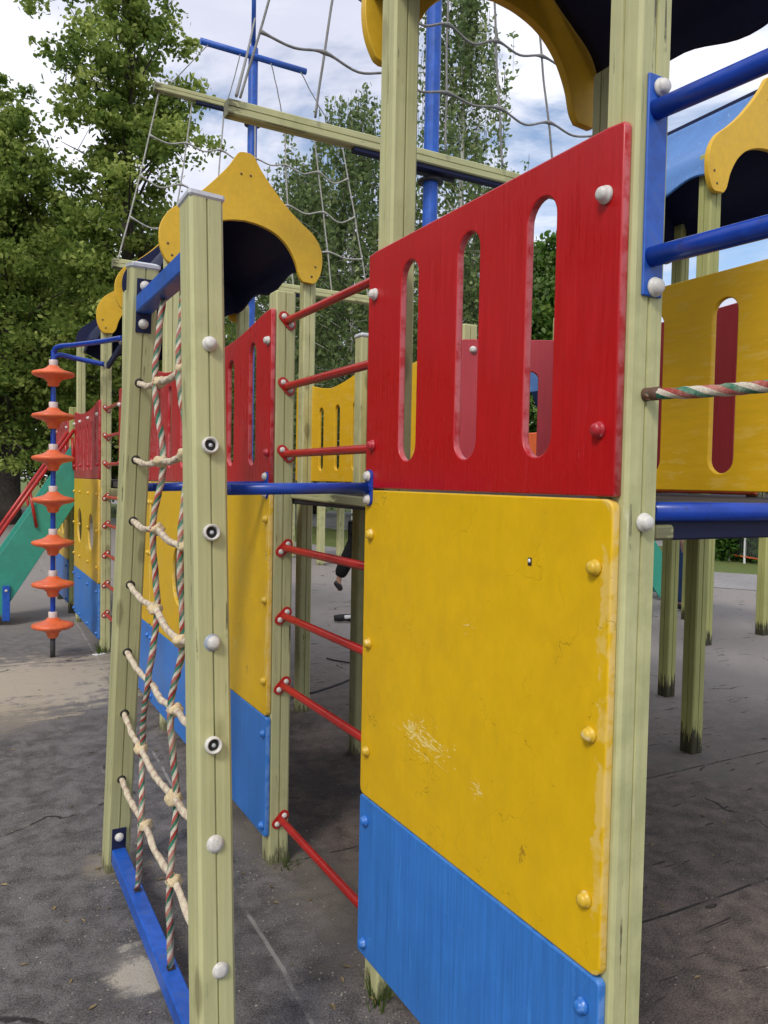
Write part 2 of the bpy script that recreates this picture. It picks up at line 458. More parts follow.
def socket(p, d, parent, r=.021):
    """open plastic bolt cup that lost its lid"""
    if 'sock' not in CAP:
        bm = bmesh.new()
        add_lathe(bm, [(0,0),(r,0),(r*1.03,.006),(r*.98,.016),(r*.86,.019),(r*.72,.016),(r*.68,.004),(0,.004)], seg=20)
        CAP['sock'] = to_mesh(bm); CAP['sock'].materials.append(M['white_cap'])
        bm = bmesh.new(); add_lathe(bm, [(r*.66,.0045),(r*.62,.0075),(r*.3,.0085),(0,.0085)], seg=14)
        CAP['sockin'] = to_mesh(bm); CAP['sockin'].materials.append(M['dark_hole'])
        bm = bmesh.new(); add_lathe(bm, [(r*.25,.0085),(r*.25,.012),(0,.013)], seg=6)
        CAP['socknut'] = to_mesh(bm); CAP['socknut'].materials.append(M['tin'])
    o = obj('bolt_cup', CAP['sock'], None, parent, mat_at(p, d))
    m = mat_at(p, d)
    return o, m

# plane frames: local X,Y,Z -> world
def fx(x, y0, z0):      # board in plane x = const, local X = +y, local Y = +z
    m = Matrix(((0,0,1,x),(1,0,0,y0),(0,1,0,z0),(0,0,0,1))); return m
def fy(y, x0, z0):      # board in plane y = const, local X = +x, local Y = +z
    return Matrix(((1,0,0,x0),(0,0,-1,y),(0,1,0,z0),(0,0,0,1)))

PT = .02
ZB, Z2, Z1, ZT = .117, .599, 1.512, 2.2
def red_outline(L, h, dip=.0):
    """red board top: straight or dipping between raised ends"""
    n = 24; r = .012
    top = []
    for k in range(n+1):
        t = k/n; s_ = min(t, 1-t)*L
        d = dip*(1-math.exp(-(s_/.34)**1.6))
        top.append((L*(1-t), h-d))
    return [(r*.3, 0), (L-r*.3, 0), (L, r*.3)] + [(L, h-r)] + [(L-r*.3, h-r*.3)] + [(max(r, min(L-r, p[0])), p[1]) for p in top[1:-1]] + [(r*.3, h-r*.3), (0, h-r), (0, r*.3)]

def panel_set(parent, x, y0, L, slots, dip, holes=(), bolts_y=None, red_bolts=None, side=-1, mats=('red','yellow','blue'), midbolts=(1.38,1.06,.74), lowbolts=(.53,.16), redz=(1.64, 2.075), only=None, labels=(None,None,None), slotw=.09, slottop=None):
    """three boards one above another in the plane x; side = -1 faces -x"""
    out = []
    xf = x + side*.0
    hred = ZT-Z1-.003
    bolts_y = bolts_y or (.040, L-.045)
    def shrink(sy):
        s_ = min(sy, L-sy); return dip*(1-math.exp(-(s_/.34)**1.6))
    hs = [slot(sy, 1.59-Z1, (slottop or 2.125)-Z1-shrink(sy), slotw) for sy in slots]
    boards = [('red_board', red_outline(L, hred, dip), hs, Z1+.003, mats[0]),
              ('yellow_board', rrect(0, 0, L, Z1-Z2-.004, .022), [ellipse(a, b-Z2, c, d) for a, b, c, d in holes], Z2+.002, mats[1]),
              ('blue_board', rrect(0, 0, L, Z2-ZB-.002, .012), [], ZB, mats[2])]
    for k, (nm, ol, ho, z, mt) in enumerate(boards):
        if only and k not in only: continue
        nm = {'r': 'red_board', 'y': 'yellow_board', 'b': 'blue_board'}[mt[0]]
        me = plate(ol, ho, PT, .004)
        b = obj(nm, me, M[mt], parent, fx(xf+PT/2, y0, z))
        out.append(b)
        zs = (redz, midbolts, lowbolts)[k]
        for j, bz in enumerate(zs):
            for by in bolts_y:
                white = (k == 0 and j == len(zs)-1)
                px = xf if side < 0 else xf+PT
                cap((px, y0+by, bz), (side, 0, 0), b, .0165 if white else .0155, .022 if white else .019,
                    'white_cap' if white else {'r':'red_cap','y':'yellow_cap','b':'blue_cap'}[mt[0]])
    return out
M['red_cap'] = simple('red_painted_cap', (.42, .02, .03), .33, .08, .1, 60, dirt=(.6,.35,.33))
M['yellow_cap'] = simple('yellow_painted_cap', (.66, .43, .03), .38, .1, .15, 50, dirt=(.74,.66,.45))
M['blue_cap'] = simple('blue_painted_cap', (.03, .17, .55), .35, .1, .15, 70, dirt=(.25,.40,.62))

# ------------------------------------------------------------------ roofs
GH = [(.545-.03*0-.02, 0)]
G_OUT = [(.0,.735),(.03,.732),(.055,.715),(.10,.645),(.17,.56),(.27,.455),(.37,.372),(.455,.31),(.505,.235),(.52,.155),(.51,.075),(.48,.015),(.455,0)]
G_IN = [(.385,.005),(.36,.04),(.335,.12),(.28,.21),(.20,.275),(.10,.31),(0,.322)]
def gable_outline():
    o = spline([(x, z, 0) for x, z in G_OUT], 5); i = spline([(x, z, 0) for x, z in G_IN], 4)
    right = [(p.x, p.y) for p in o] + [(p.x, p.y) for p in i]
    left = [(-x, z) for x, z in right[::-1]]
    pts = right + left
    q = []
    for p in pts:
        if not q or (abs(p[0]-q[-1][0])+abs(p[1]-q[-1][1])) > .004: q.append(p)
    if abs(q[0][0]-q[-1][0])+abs(q[0][1]-q[-1][1]) < .004: q.pop()
    return q
GAB = plate(gable_outline(), [], .03, .003, 'gable'); GAB.materials.append(M['yellow_roof'])
def roof_sheet(y0, y1, side, seed=0, wave=.03, sx=.92, raise_=0.0, dark=False):
    """one curved roof half from eave to ridge, under the gable outline"""
    prof = [(.03,.66),(.08,.57),(.15,.475),(.24,.38),(.33,.31),(.40,.255),(.435,.20),(.455,.14),(.475,.08)]
    pr = [(p.x, p.y) for p in spline([(x, z, 0) for x, z in prof], 4)]
    n = 28; t = .010
    bm = bmesh.new(); L = y1-y0
    rows = []
    for j in range(n+1):
        y = y0+L*j/n
        wv = wave*math.cos(2*PI*(j/n)*2+seed) - raise_*max(0, (j/n-.72)/.28)**1.5
        row = []
        for k, (x, z) in enumerate(pr):
            f = max(0, (k-len(pr)+9)/8)
            row.append((side*x*sx, y, z - wv*f*f))
        rows.append(row)
    def grid(off):
        vs = [[bm.verts.new((x+side*off*.8, y, z+off*.6)) for x, y, z in r] for r in rows]
        return vs
    A, B = grid(0), grid(t)
    m = len(pr)
    for j in range(n):
        for k in range(m-1):
            f1 = bm.faces.new((A[j][k], A[j+1][k], A[j+1][k+1], A[j][k+1])); f1.material_index = 1; f1.smooth = True
            f2 = bm.faces.new((B[j][k], B[j][k+1], B[j+1][k+1], B[j+1][k])); f2.material_index = 0; f2.smooth = True
        for k in (0, m-1):
            q = (A[j][k], B[j][k], B[j+1][k], A[j+1][k]); f = bm.faces.new(q if k else q[::-1])
    for j in (0, n):
        for k in range(m-1):
            bm.faces.new((A[j][k], B[j][k], B[j][k+1], A[j][k+1]))
    bmesh.ops.recalc_face_normals(bm, faces=bm.faces[:])
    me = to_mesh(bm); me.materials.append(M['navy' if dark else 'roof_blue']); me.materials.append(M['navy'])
    return me

def back_board():
    """dark board that closes the far end of the roof, lower edge scalloped"""
    o = [(p.x*.93, p.y*.96+.02) for p in spline([(x, z, 0) for x, z in G_OUT], 5) if p.y > .10]
    low = [(.44-.88*k/24, .03+.035*math.cos(2*PI*k/12)) for k in range(25)]
    left = [(-x, z) for x, z in o[::-1]]
    pts = [(x, z) for x, z in left[:-1]] + o
    pts = o + low[0:] + left
    q = []
    for p in pts:
        if not q or (abs(p[0]-q[-1][0])+abs(p[1]-q[-1][1])) > .004: q.append(p)
    if abs(q[0][0]-q[-1][0])+abs(q[0][1]-q[-1][1]) < .004: q.pop()
    return plate(q, [], .012, .001)
BACK = back_board(); BACK.materials.append(M['navy'])

def add_roof(parent, xc, y0, y1, z, back=True, seed=0.0, screws=True, gx=1.0, sx=.92, raise_=0.0, dark=False):
    rf_me = bmesh.new(); add_box(rf_me, (0, (y1-y0)/2, .735-.05), (.045, (y1-y0)-.07, .03), .004)
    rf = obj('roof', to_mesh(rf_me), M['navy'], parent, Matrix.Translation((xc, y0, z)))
    for y in (y0, y1):
        if dark and y0 > 7 and y == y1: continue
        g = obj('gable', GAB, None, rf, fy(y, xc, z) @ Matrix.Diagonal((gx, 1, 1, 1)))
    for s_ in (-1, 1):
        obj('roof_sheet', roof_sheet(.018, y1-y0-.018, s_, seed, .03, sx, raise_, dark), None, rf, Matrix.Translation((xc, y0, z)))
    if back: obj('end_board', BACK, None, rf, fy(y1-.10, xc, z))
    if screws:
        for x, zz in ((.47,.11), (.445,.045), (.03,.60)):
            for s_ in (-1, 1):
                if 'screw' not in CAP:
                    bm = bmesh.new(); add_lathe(bm, [(.008,0),(.007,.003),(0,.004)], seg=8)
                    CAP['screw'] = to_mesh(bm); CAP['screw'].materials.append(M['screw'])
                obj('screw_head', CAP['screw'], None, rf, mat_at((xc+s_*x, y0-.0151, z+zz), (0,-1,0)))
    return rf

def deck(parent, x0, x1, y0, y1, z0=1.44, z1=1.505):
    bm = bmesh.new(); add_box(bm, ((x0+x1)/2, (y0+y1)/2, (z0+z1)/2), (x1-x0, y1-y0, z1-z0), .006)
    return obj('deck', to_mesh(bm), M['deck'], parent)

def beam(name, a, b, w, h, parent, mat='post', bev=.005):
    a, b = Vector(a), Vector(b)
    bm = bmesh.new(); 
    x, y, z = frame(b-a, (0,0,1))
    L = (b-a).length
    t = bmesh.new(); bmesh.ops.create_cube(t, size=1); bmesh.ops.scale(t, vec=(w, h, L), verts=t.verts)
    bmesh.ops.bevel(t, geom=t.edges[:], offset=bev, segments=1, affect='EDGES')
    me = to_mesh(t)
    bm.free()
    return obj(name, me, M[mat], parent, mat_at((a+b)/2, b-a, (0,0,1)))

def grooved(name, a, b, w, parent, mat='post'):
    """long timber with the grooved post profile, from a to b"""
    a, b = Vector(a), Vector(b)
    me = post_mesh((b-a).length, w); 
    return obj(name, me, M[mat], parent, mat_at(a, b-a, (0,0,1)))

def tube_obj(name, pts, r, mat, parent, seg=14):
    bm = bmesh.new(); pts = [Vector(p) for p in pts]
    add_tube(bm, [p-pts[0] for p in pts], r, seg)
    return obj(name, to_mesh(bm), M[mat] if isinstance(mat, str) else mat, parent, Matrix.Translation(pts[0]))

PX = .0615                 # centre of the front row of posts
XB = .925                  # centre of the back row of posts
PW = .083
TC = (PX+XB)/2-.005        # centre line of the towers
# =================================================================== NEAR TOWER
tw = thing('play_tower', (.49, 1.54, 0), 'nearest play tower, its big red, yellow and blue boards filling the right half', 'play tower', 'play towers')
yA, yB = 1.9985, 1.0815
for x in (PX, .878):
    for y in (yB, yA):
        post('post', x, y, 2.93, tw)
nb = panel_set(tw, 0, 1.052, .998, (.225, .488, .762), 0.0, mats=('red','yellow','blue'))
nb[0]['label'] = 'red board with three long slots'
nb[1]['label'] = 'scratched yellow board'
# back board of the tower (faces across the deck)
bb = obj('yellow_rail_board', plate(red_outline(1.0, ZT-1.525, 0.0), [slot(s_, 1.58-1.525, 2.115-1.525, .088) for s_ in (.29, .57, .85)], PT, .004), M['yellow_plain'], tw, fx(1.0, 1.03, 1.525))
deck(tw, .105, .98, 1.10, 2.87)
obj('deck_edge', to_mesh((lambda b: (add_box(b, (0,0,0), (.73, .03, .056), .004), b)[1])(bmesh.new())), M['navy'], tw, Matrix.Translation((.475, 1.084, 1.458)))
tube_obj('deck_rail', [(.1045, 1.060, 1.487), (.88, 1.040, 1.487)], .019, 'blue_metal', tw)
beam('joist', (.108, 1.062, 1.447), (.160, 1.062, 1.447), .03, .03, tw)
beam('deck_beam', (.115, 2.04, 1.463), (.115, 2.866, 1.48), .05, .034, tw)
add_roof(tw, TC, 1.0, 2.13, 2.80, back=False, seed=.6, gx=.93, sx=.99, raise_=.16)
# bolts on the outer face of the near post
for z, on in ((1.468, .0638),):
    cap((on, 1.0398, z), (0,-1,0), tw, .0175, .02)
# rope socket
def rope_obj(name, pts, r, parent, mat='rope_colour', twist=55.0, seg=18, sub=10, lobes=3, lobe=.13):
    P = spline(pts, sub); o = Vector(P[0])
    rs = [r*(1+.16*noise.noise(p*38)) for p in P]
    bm = bmesh.new(); add_tube(bm, [p-o+Vector((noise.noise(p*9), noise.noise(p*9+Vector((5,5,5))), 0))*.0025 for p in P], rs, seg, True, twist, lobes, lobe)
    return obj(name, to_mesh(bm), M[mat], parent, Matrix.Translation(o))

# sticker remnant on the big yellow board
bm = bmesh.new(); add_box(bm, (0,0,0), (.012, .017, .0012), .0004)
obj('sticker_scrap', to_mesh(bm), M['dark_hole'], nb[1], fx(-.0008, 1.285, 1.372))
bm = bmesh.new(); add_lathe(bm, [(.0045,0),(.0042,.0006),(0,.0007)], Matrix.Translation((.0005,.002,0)) @ Matrix.Rotation(PI,4,'X'), 10)
obj('sticker_scrap', to_mesh(bm), M['white_paint'], nb[1], fx(-.0019, 1.285, 1.372))

# =================================================================== RUNG LADDER between near tower and bridge
def flange(bm, p, d, r=.021, sep=.021, tilt=45, t=.005):
    """stadium plate facing direction d, long axis tilted"""
    m = mat_at(p, d, (0,0,1)) @ Matrix.Rotation(R(tilt), 4, 'Z')
    ol = []
    for k in range(13):
        a = -PI/2+PI*k/12; ol.append((sep+r*math.cos(a), r*math.sin(a)))
    for k in range(13):
        a = PI/2+PI*k/12; ol.append((-sep+r*math.cos(a), r*math.sin(a)))
    lo = [bm.verts.new(m @ Vector((x,y,0))) for x, y in ol]; hi = [bm.verts.new(m @ Vector((x*.97,y*.95,t))) for x, y in ol]
    n = len(ol)
    for k in range(n): bm.faces.new((lo[k], lo[(k+1)%n], hi[(k+1)%n], hi[k]))
    bm.faces.new(hi)
    return [m @ Vector((s_*sep, 0, t)) for s_ in (-1, 1)]

def rung_ladder(label, y0, y1, x, zs, group):
    t = thing('climbing_rungs', (x, (y0+y1)/2, 0), label, 'climbing bars', group)
    for z in zs:
        bm = bmesh.new()
        add_tube(bm, [(x, y0, z), (x, y1, z)], .0145, 14, False)
        tl = -45 if z > 1.45 else 45
        caps_ = []
        for y, d in ((y1-.0002, -1), (y0+.0002, 1)):
            caps_ += [(p, d) for p in flange(bm, (x, y, z), (0, d, 0), tilt=tl*(-d))]
        base = Vector((x, (y0+y1)/2, z))
        rg = obj('rung', recentre(to_mesh(bm), base), M['red_metal'], t, Matrix.Translation(base))
        for p, d in caps_:
            cap(p, (0, d, 0), rg, .0108, .009)
    return t
rung_ladder('seven red climbing bars in the gap beside the big red and yellow boards', 2.04, 2.866, PX+.005, (2.155, 1.90, 1.637, 1.267, .998, .72, .18), 'red climbing bar ladders')

# =================================================================== BRIDGE (long low section)
br = thing('play_bridge', (.49, 3.8, 0), 'low walkway with long red, yellow and blue boards behind the rope ladder', 'walkway')
post('post', PX, 2.9085, 2.27, br)
post('post', XB, 3.88, 2.33, br, M['post']); post('post', PX+.004, 3.88, 2.24, br)
bm = bmesh.new(); add_box(bm, (0,0,.012), (.092,.092,.024), .008)
obj('post_cap', to_mesh(bm), M['tin'], br, Matrix.Translation((XB, 3.88, 2.33)))
L2 = 2.12
panel_set(br, 0, 2.866, L2, [.2146+.2854*k for k in range(7)], .075, holes=[(1.40, 1.0, .15, .17), (.78, 1.0, .15, .17)], bolts_y=(.022, 1.04, L2-.045), slottop=2.12)
b2 = obj('yellow_rail_board', plate(red_outline(1.12, ZT-1.53, .10), [slot(s_, 1.60-1.53, 2.05-1.53-.05*1, .07) for s_ in (.22, .46, .70, .94)], PT, .004), M['yellow_plain'], br, fx(.98, 3.86, 1.53))
obj('yellow_rail_board', plate(red_outline(.70, ZT-1.56, .05), [slot(s_, .06, .50, .07) for s_ in (.2, .45)], PT, .004), M['yellow_plain'], br, fx(.98, 3.14, 1.53))
deck(br, .105, .975, 2.872, 4.66)

# =================================================================== MIDDLE TOWER
def tower(label, y0, y1, z, group='play towers', extra=None):
    t = thing('play_tower', (.49, (y0+y1)/2, 0), label, 'play tower', group)
    for x in (PX-.0, XB+.02):
        for y in (y0+.05, y1-.07):
            post('post', x, y, z+.12, t)
    deck(t, .105, .975, y0+.1, y1)
    add_roof(t, TC, y0-.02, y1, z, seed=1.2, sx=.85, dark=True)
    return t
t2 = tower('middle play tower with whole yellow onion gable, behind the tall rope ladder posts', 4.70, 6.15, 2.80)
panel_set(t2, .0, 5.0, 1.12, (.28, .56, .84), .06, bolts_y=(.04, 1.07), slottop=2.1)
rung_ladder('far red climbing bars seen through the gap left of the rope ladder', 6.16, 7.06, PX, (2.12, 1.88, 1.64, 1.36, 1.12, .86, .60, .34), 'red climbing bar ladders')
t3 = tower('farthest play tower on the left, half hidden behind the rope ladder', 7.05, 8.75, 2.76)
panel_set(t3, -.0, 7.075, 1.62, [.2+.245*k for k in range(6)], .06, holes=[(.46, 1.02, .16, .17), (1.20, 1.04, .16, .17)], bolts_y=(.06, .6, 1.15, 1.57), slottop=2.08, slotw=.075)
bm = bmesh.new(); add_box(bm, (0,0,0), (.84, 1.05, .05), .004)
obj('deck', to_mesh(bm), M['deck'], t3, Matrix.Translation((.54, 6.6, 1.47)))
obj('joist', to_mesh((lambda b: (add_box(b, (0,0,0), (.05, .90, .07), .004), b)[1])(bmesh.new())), M['post'], t3, Matrix.Translation((PX+.05, 6.61, 1.40)))
# a further wing behind the far tower
t4 = thing('play_platform', (.5, 9.8, 0), 'low far platform with blue and yellow boards behind the orange disc pole', 'play platform')
for x in (.06, .95):
    for y in (9.3, 10.4): post('post', x, y, 2.3, t4, M['post_grimy'])
panel_set(t4, 0, 9.28, 1.15, (.3, .58, .86), .05, holes=[(.4,1.02,.14,.16),(.8,1.02,.14,.16)], bolts_y=(.05,1.1))
deck(t4, .105, .975, 8.72, 10.4)

# =================================================================== TEAL SLIDE at the far left
def slide(loc, rz, label, group='teal slides'):
    t = thing('slide', loc, label, 'slide', group, rz)
    base = W[t]
    # local: slide runs along -x from (0, 0, 1.75) down to (-1.9,0,0.1)
    sl = 1.22
    def zt(x): return 1.84 + x*(1.84-.67)/.70 if x > -1.0 else max(.22, 1.84 + x*(1.84-.67)/.70)
    A = [(.05, 1.9), (-.70, .72), (-1.02, .26), (-1.20, .2), (-1.20, .05), (-.72, .05), (-.44, .5), (.05, 1.30)]
    for k, y in enumerate((0, .52)):
        obj('side_board', plate(A, [], .03, .004), M['teal'], t, base @ fy(y, 0, 0))
    bm = bmesh.new(); bar_box(bm, (.04, .26, 1.52), (-.88, .26, .16), .48, .02)
    obj('chute', to_mesh(bm), M['tin'], t, base)
    for y in (-.03, .55):
        bm = bmesh.new(); add_tube(bm, [(.0, y, 2.02), (-.62, y, 1.06), (-.78, y, .80), (-.80, y, .62)], .02, 10)
        add_tube(bm, [(-.02, y, 1.94), (.0, y, 1.6)], .015, 8); add_tube(bm, [(-.42, y, 1.36), (-.36, y, 1.0)], .015, 8)
        obj('handrail', to_mesh(bm), M['red_metal'], t, base)
    bm = bmesh.new(); add_box(bm, (-.64, -.03, .23), (.07, .03, .36), .005)
    f = obj('foot', to_mesh(bm), M['blue_bar'], t, base)
    cap(base @ Vector((-.64, -.046, .36)), base.to_3x3() @ Vector((0,-1,0)), f, .014, .01)
    return t
slide((0, 8.74, 0), 0, 'teal wooden slide with red handrails at the far left')

# =================================================================== DISC POLE
dp = thing('climbing_pole', (-.365, 7.05, 0), 'blue spinner pole threaded with seven orange plastic discs', 'climbing pole')
pole_bm = bmesh.new(); add_tube(pole_bm, [(0,0,.0), (0,0,.20)], .021, 14)
obj('pole_foot', to_mesh(pole_bm), M['dark_steel'], dp, Matrix.Translation((-.365, 7.05, 0)))
for pts in ([(0,0,.18),(0,0,1.3),(0,0,2.44),(.005,-.005,2.57),(.04,-.06,2.605),(.14,-.26,2.60),(.29,-.62,2.59),(.385,-.93,2.58)],
            [(0,.0,2.50),(.012,.0,2.53),(.06,-.0,2.545),(.16,-.03,2.525),(.30,-.07,2.50),(.385,-.10,2.485)]):
    P = spline(pts, 6)
    bm = bmesh.new(); add_tube(bm, P, .0205, 12)
    obj('pole' if len(pts) == 8 else 'brace', to_mesh(bm), M['blue_metal'], dp, Matrix.Translation((-.365, 7.05, 0)))
bm = bmesh.new(); bar_box(bm, (.05, 6.93, 2.47), (.05, 6.2, 2.56), .03, .05)
br_o = obj('bracket', to_mesh(bm), M['navy'], dp)
cap((.033, 6.98, 2.47), (-1,-.3,0), br_o, .02, .014); cap((.033, 6.25, 2.57), (-1,-.3,0), br_o, .02, .014)
bm = bmesh.new()
add_lathe(bm, [(.033,-.10),(.045,-.085),(.05,-.06),(.075,-.035),(.14,-.018),(.163,-.008),(.170,.006),(.163,.020),(.13,.030),(.09,.040),(.055,.058),(.042,.075),(.035,.075)], seg=32)
DISC = to_mesh(bm); DISC.materials.append(M['orange'])
bm = bmesh.new(); add_lathe(bm, [(.034,.072),(.036,.12),(.032,.124),(.0205,.124)], seg=20)
COLR = to_mesh(bm); COLR.materials.append(M['pale_plastic'])
for z in (2.375, 2.025, 1.675, 1.325, .965, .615, .265):
    m = Matrix.Translation((-.365, 7.05, z)) @ Matrix.Rotation(random.uniform(0,6), 4, 'Z')
    d = obj('disc', DISC, None, dp, m); obj('collar', COLR, None, d, m)

# =================================================================== ROPE LADDER
LX = -.52
rl = thing('rope_ladder', (LX, 2.45, 0), 'rope climbing ladder between two splayed pale green posts', 'rope ladder')
LW = .09
near_y = lambda z: 1.735+.120*z         # outer (-y) face of the near post
far_y = lambda z: 3.085-.155*z          # inner (-y) face of the far post
LEAN = .009
def lpost(fy_, h, rz):
    a = Vector((LX, fy_(0)+LW/2, 0)); b = Vector((LX+LEAN*h, fy_(h)+LW/2, h))
    m = mat_at(a, b-a, (0,1,0))
    # mat_at's x is up x z; turn so that a groove faces -y
    me = post_mesh((b-a).length, LW, .006, .008)
    o = obj('post', me, M['post'], rl, m @ Matrix.Rotation(rz, 4, 'Z'))
    cbm = bmesh.new(); add_box(cbm, (0,0,.005), (.098,.098,.022), .006)
    for v in cbm.verts:
        if v.co.z > .01: v.co.x *= .8; v.co.y *= .8
    obj('post_cap', to_mesh(cbm), M['tin'], o, m @ Matrix.Translation((0,0,(b-a).length)) @ Matrix.Rotation(rz, 4, 'Z'))
    return o
LH = 2.255
np_ = lpost(near_y, LH, R(4)); fp_ = lpost(far_y, LH, R(2))
nrm_n = Vector((0, -1, .112)).normalized()
def npt(z, dx=0): return Vector((LX+LEAN*z+dx, near_y(z)-.0005, z))
cap(npt(1.875, .004), nrm_n, np_, .019, .024)
for z in (1.617, 1.40): 
    o, m = socket(npt(z), nrm_n, np_)
    obj('cup_bottom', CAP['sockin'], None, o, m); obj('cup_nut', CAP['socknut'], None, o, m)
o = cap(npt(1.13), nrm_n, np_, .0205, .012, 'grey_plastic', 'bolt_cup'); cap(npt(1.13)+nrm_n*.008+Vector((.002,0,0)), nrm_n, np_, .0165, .012)
o, m = socket(npt(.885, -.003), nrm_n, np_); obj('cup_bottom', CAP['sockin'], None, o, m); obj('cup_nut', CAP['socknut'], None, o, m)
cap(npt(.65), nrm_n, np_, .021, .011); cap(npt(.355, .008), nrm_n, np_, .0195, .012)
# top and bottom blue bars
bm = bmesh.new(); bar_box(bm, (LX+.020, near_y(2.12)+LW-.003, 2.125), (LX+.020, far_y(2.12)+.001, 2.125), .055, .06, .005)
tb = obj('top_bar', to_mesh(bm), M['blue_bar'], rl)
bm = bmesh.new(); bar_box(bm, (LX+.002, near_y(.07)+LW-.003, .07), (LX+.002, far_y(.07)-.002, .07), .052, .06, .004)
bb_ = obj('base_bar', to_mesh(bm), M['blue_bar'], rl)
nrm_f = Vector((0, -1, -.15)).normalized()
for z0, z1, par in ((2.03, 2.21, tb), (.045, .185, bb_)):
    bm = bmesh.new(); zc = (z0+z1)/2
    m = mat_at((LX+LEAN*zc, far_y(zc)-.0025, zc), nrm_f, (0,0,1))
    add_box(bm, (0,0,0), (.052, z1-z0, .005), .001)
    obj('bracket', to_mesh(bm), M['navy'], par, m)
    for z in ((2.06, 2.185) if z0 > 1 else (.15,)):
        cap((LX+LEAN*z, far_y(z)-.005, z), nrm_f, par, .0165, .018)
# tie bars to the structure
for pts, on in (([( -.424, 2.02, 1.507), (-.012, 2.02, 1.516)], 0), ([(-.43, 2.93, 1.499), (-.012, 2.89, 1.513)], 1)):
    tbar = tube_obj('tie_bar', pts, .0165, 'blue_metal', rl)
    for p, d in ((pts[0], 1), (pts[1], -1)):
        px = -.4745 if d == 1 else -.0005
        bm = bmesh.new(); flange(bm, (0,0,0), (d,0,0), .02, .034, 90, .006)
        fo = Vector((px, p[1], p[2]))
        f = obj('flange', to_mesh(bm), M['blue_metal'], tbar, Matrix.Translation(fo))
        tube_pts = [Vector(p), Vector((px, p[1], p[2]))]
        bm2 = bmesh.new(); add_tube(bm2, [Vector((0,0,0)), tube_pts[0]-fo+Vector((.004*d,0,0))], .0165, 14)
        for z in (-.034, .034):
            cap(fo+Vector((d*.006, 0, z)), (d,0,0), tbar, .0155, .014)
        bm2.free()
    # carry the bar up to both plates
    bm = bmesh.new(); add_tube(bm, [Vector((-.471, pts[0][1], pts[0][2])), Vector(pts[0])+Vector((.002,0,0))], .0164, 14, False)
    add_tube(bm, [Vector(pts[1])-Vector((.002,0,0)), Vector((-.006, pts[1][1], pts[1][2]))], .0164, 14, False)
    obj('bar_end', to_mesh(bm), M['blue_metal'], tbar)
# knots and ropes; (y, z) in the ladder plane
def knot(p, par, s=1.0, dy=1.0):
    bm = bmesh.new()
    bmesh.ops.create_uvsphere(bm, u_segments=16, v_segments=10, radius=.0215*s)
    for v in bm.verts:
        c = v.co; a = math.atan2(c.z, c.y)
        f = 1+.13*math.sin(3*a+c.x*220)+.16*noise.noise(c*70+Vector(p)*9)
        v.co = Vector((c.x*1.05*f, c.y*1.25*f*dy, c.z*.88*f))
    return obj('knot', to_mesh(bm, smooth=True), M['knot'], par, Matrix.Translation(p) @ Matrix.Rotation(random.uniform(-.5,.5), 4, 'X'))
from_px = {  # rung: far hole z, knot1 (y,z), knot2 (y,z), near z
    1: (1.862, (2.50, 1.835), (2.20, 1.84), 1.875),
    2: (1.596, (2.46, 1.585), (2.16, 1.60), 1.617),
    3: (1.377, (2.50, 1.37), (2.15, 1.345), 1.40),
    4: (1.143, (2.515, 1.115), (2.185, 1.075), 1.13),
    5: (.888, (2.54, .865), (2.235, .865), .885),
    6: (.649, (2.70, .605), (2.235, .605), .65),
    7: (.385, (2.61, .375), (2.21, .372), .355)}
for k, (zf, a, b, zn) in from_px.items():
    LX = -.52+LEAN*zf*.8
    yf = far_y(zf)+.012; yn = near_y(zn)+LW-.012
    r = rope_obj('rope_rung', [(LX, yf, zf), (LX, (yf+a[0])/2, (zf+a[1])/2-.012), (LX+.004, a[0], a[1]), (LX-.002, (a[0]+b[0])/2, (a[1]+b[1])/2-.010), (LX+.003, b[0], b[1]), (LX, (yn+b[0])/2, (zn+b[1])/2-.006), (LX, yn, zn)],
                 .0098, rl, 'rope_cream', 120)
    if k not in (5,): knot((LX+.003, a[0], a[1]), r, 1.0)
    knot((LX+.003, b[0], b[1]), r, 1.02)
    bm = bmesh.new(); add_lathe(bm, [(.0125,0),(.0165,.0),(.0165,.002),(.0105,.004)], mat_at((LX, far_y(zf)+.0005, zf), nrm_f), 16)
    obj('rope_hole', to_mesh(bm), M['dark_hole'], r)
LX = -.52
for col, jit in ((0, .0), (1, .0)):
    pts = [(LX+.025, (2.50, 2.23)[col], 2.10)]
    for k in range(1, 8):
        q = from_px[k][1+col]
        pts.append((LX+LEAN*q[1]*.8+.010*(-1)**k, q[0], q[1]))
    pts.append((LX+.004, (2.665, 2.19)[col], .105))
    if col == 0: pts[-1] = (LX+.004, 2.72, .105)
    else: pts[-1] = (LX+.004, 2.235, .105)
    rope_obj('rope_upright', pts, .0098, rl, 'rope_colour', 60)
    bm = bmesh.new(); add_box(bm, (0,0,0), (.022,.026,.008), .002)
    obj('rope_socket', to_mesh(bm), M['dark_hole'], rl, Matrix.Translation((pts[-1][0], pts[-1][1], .101)))

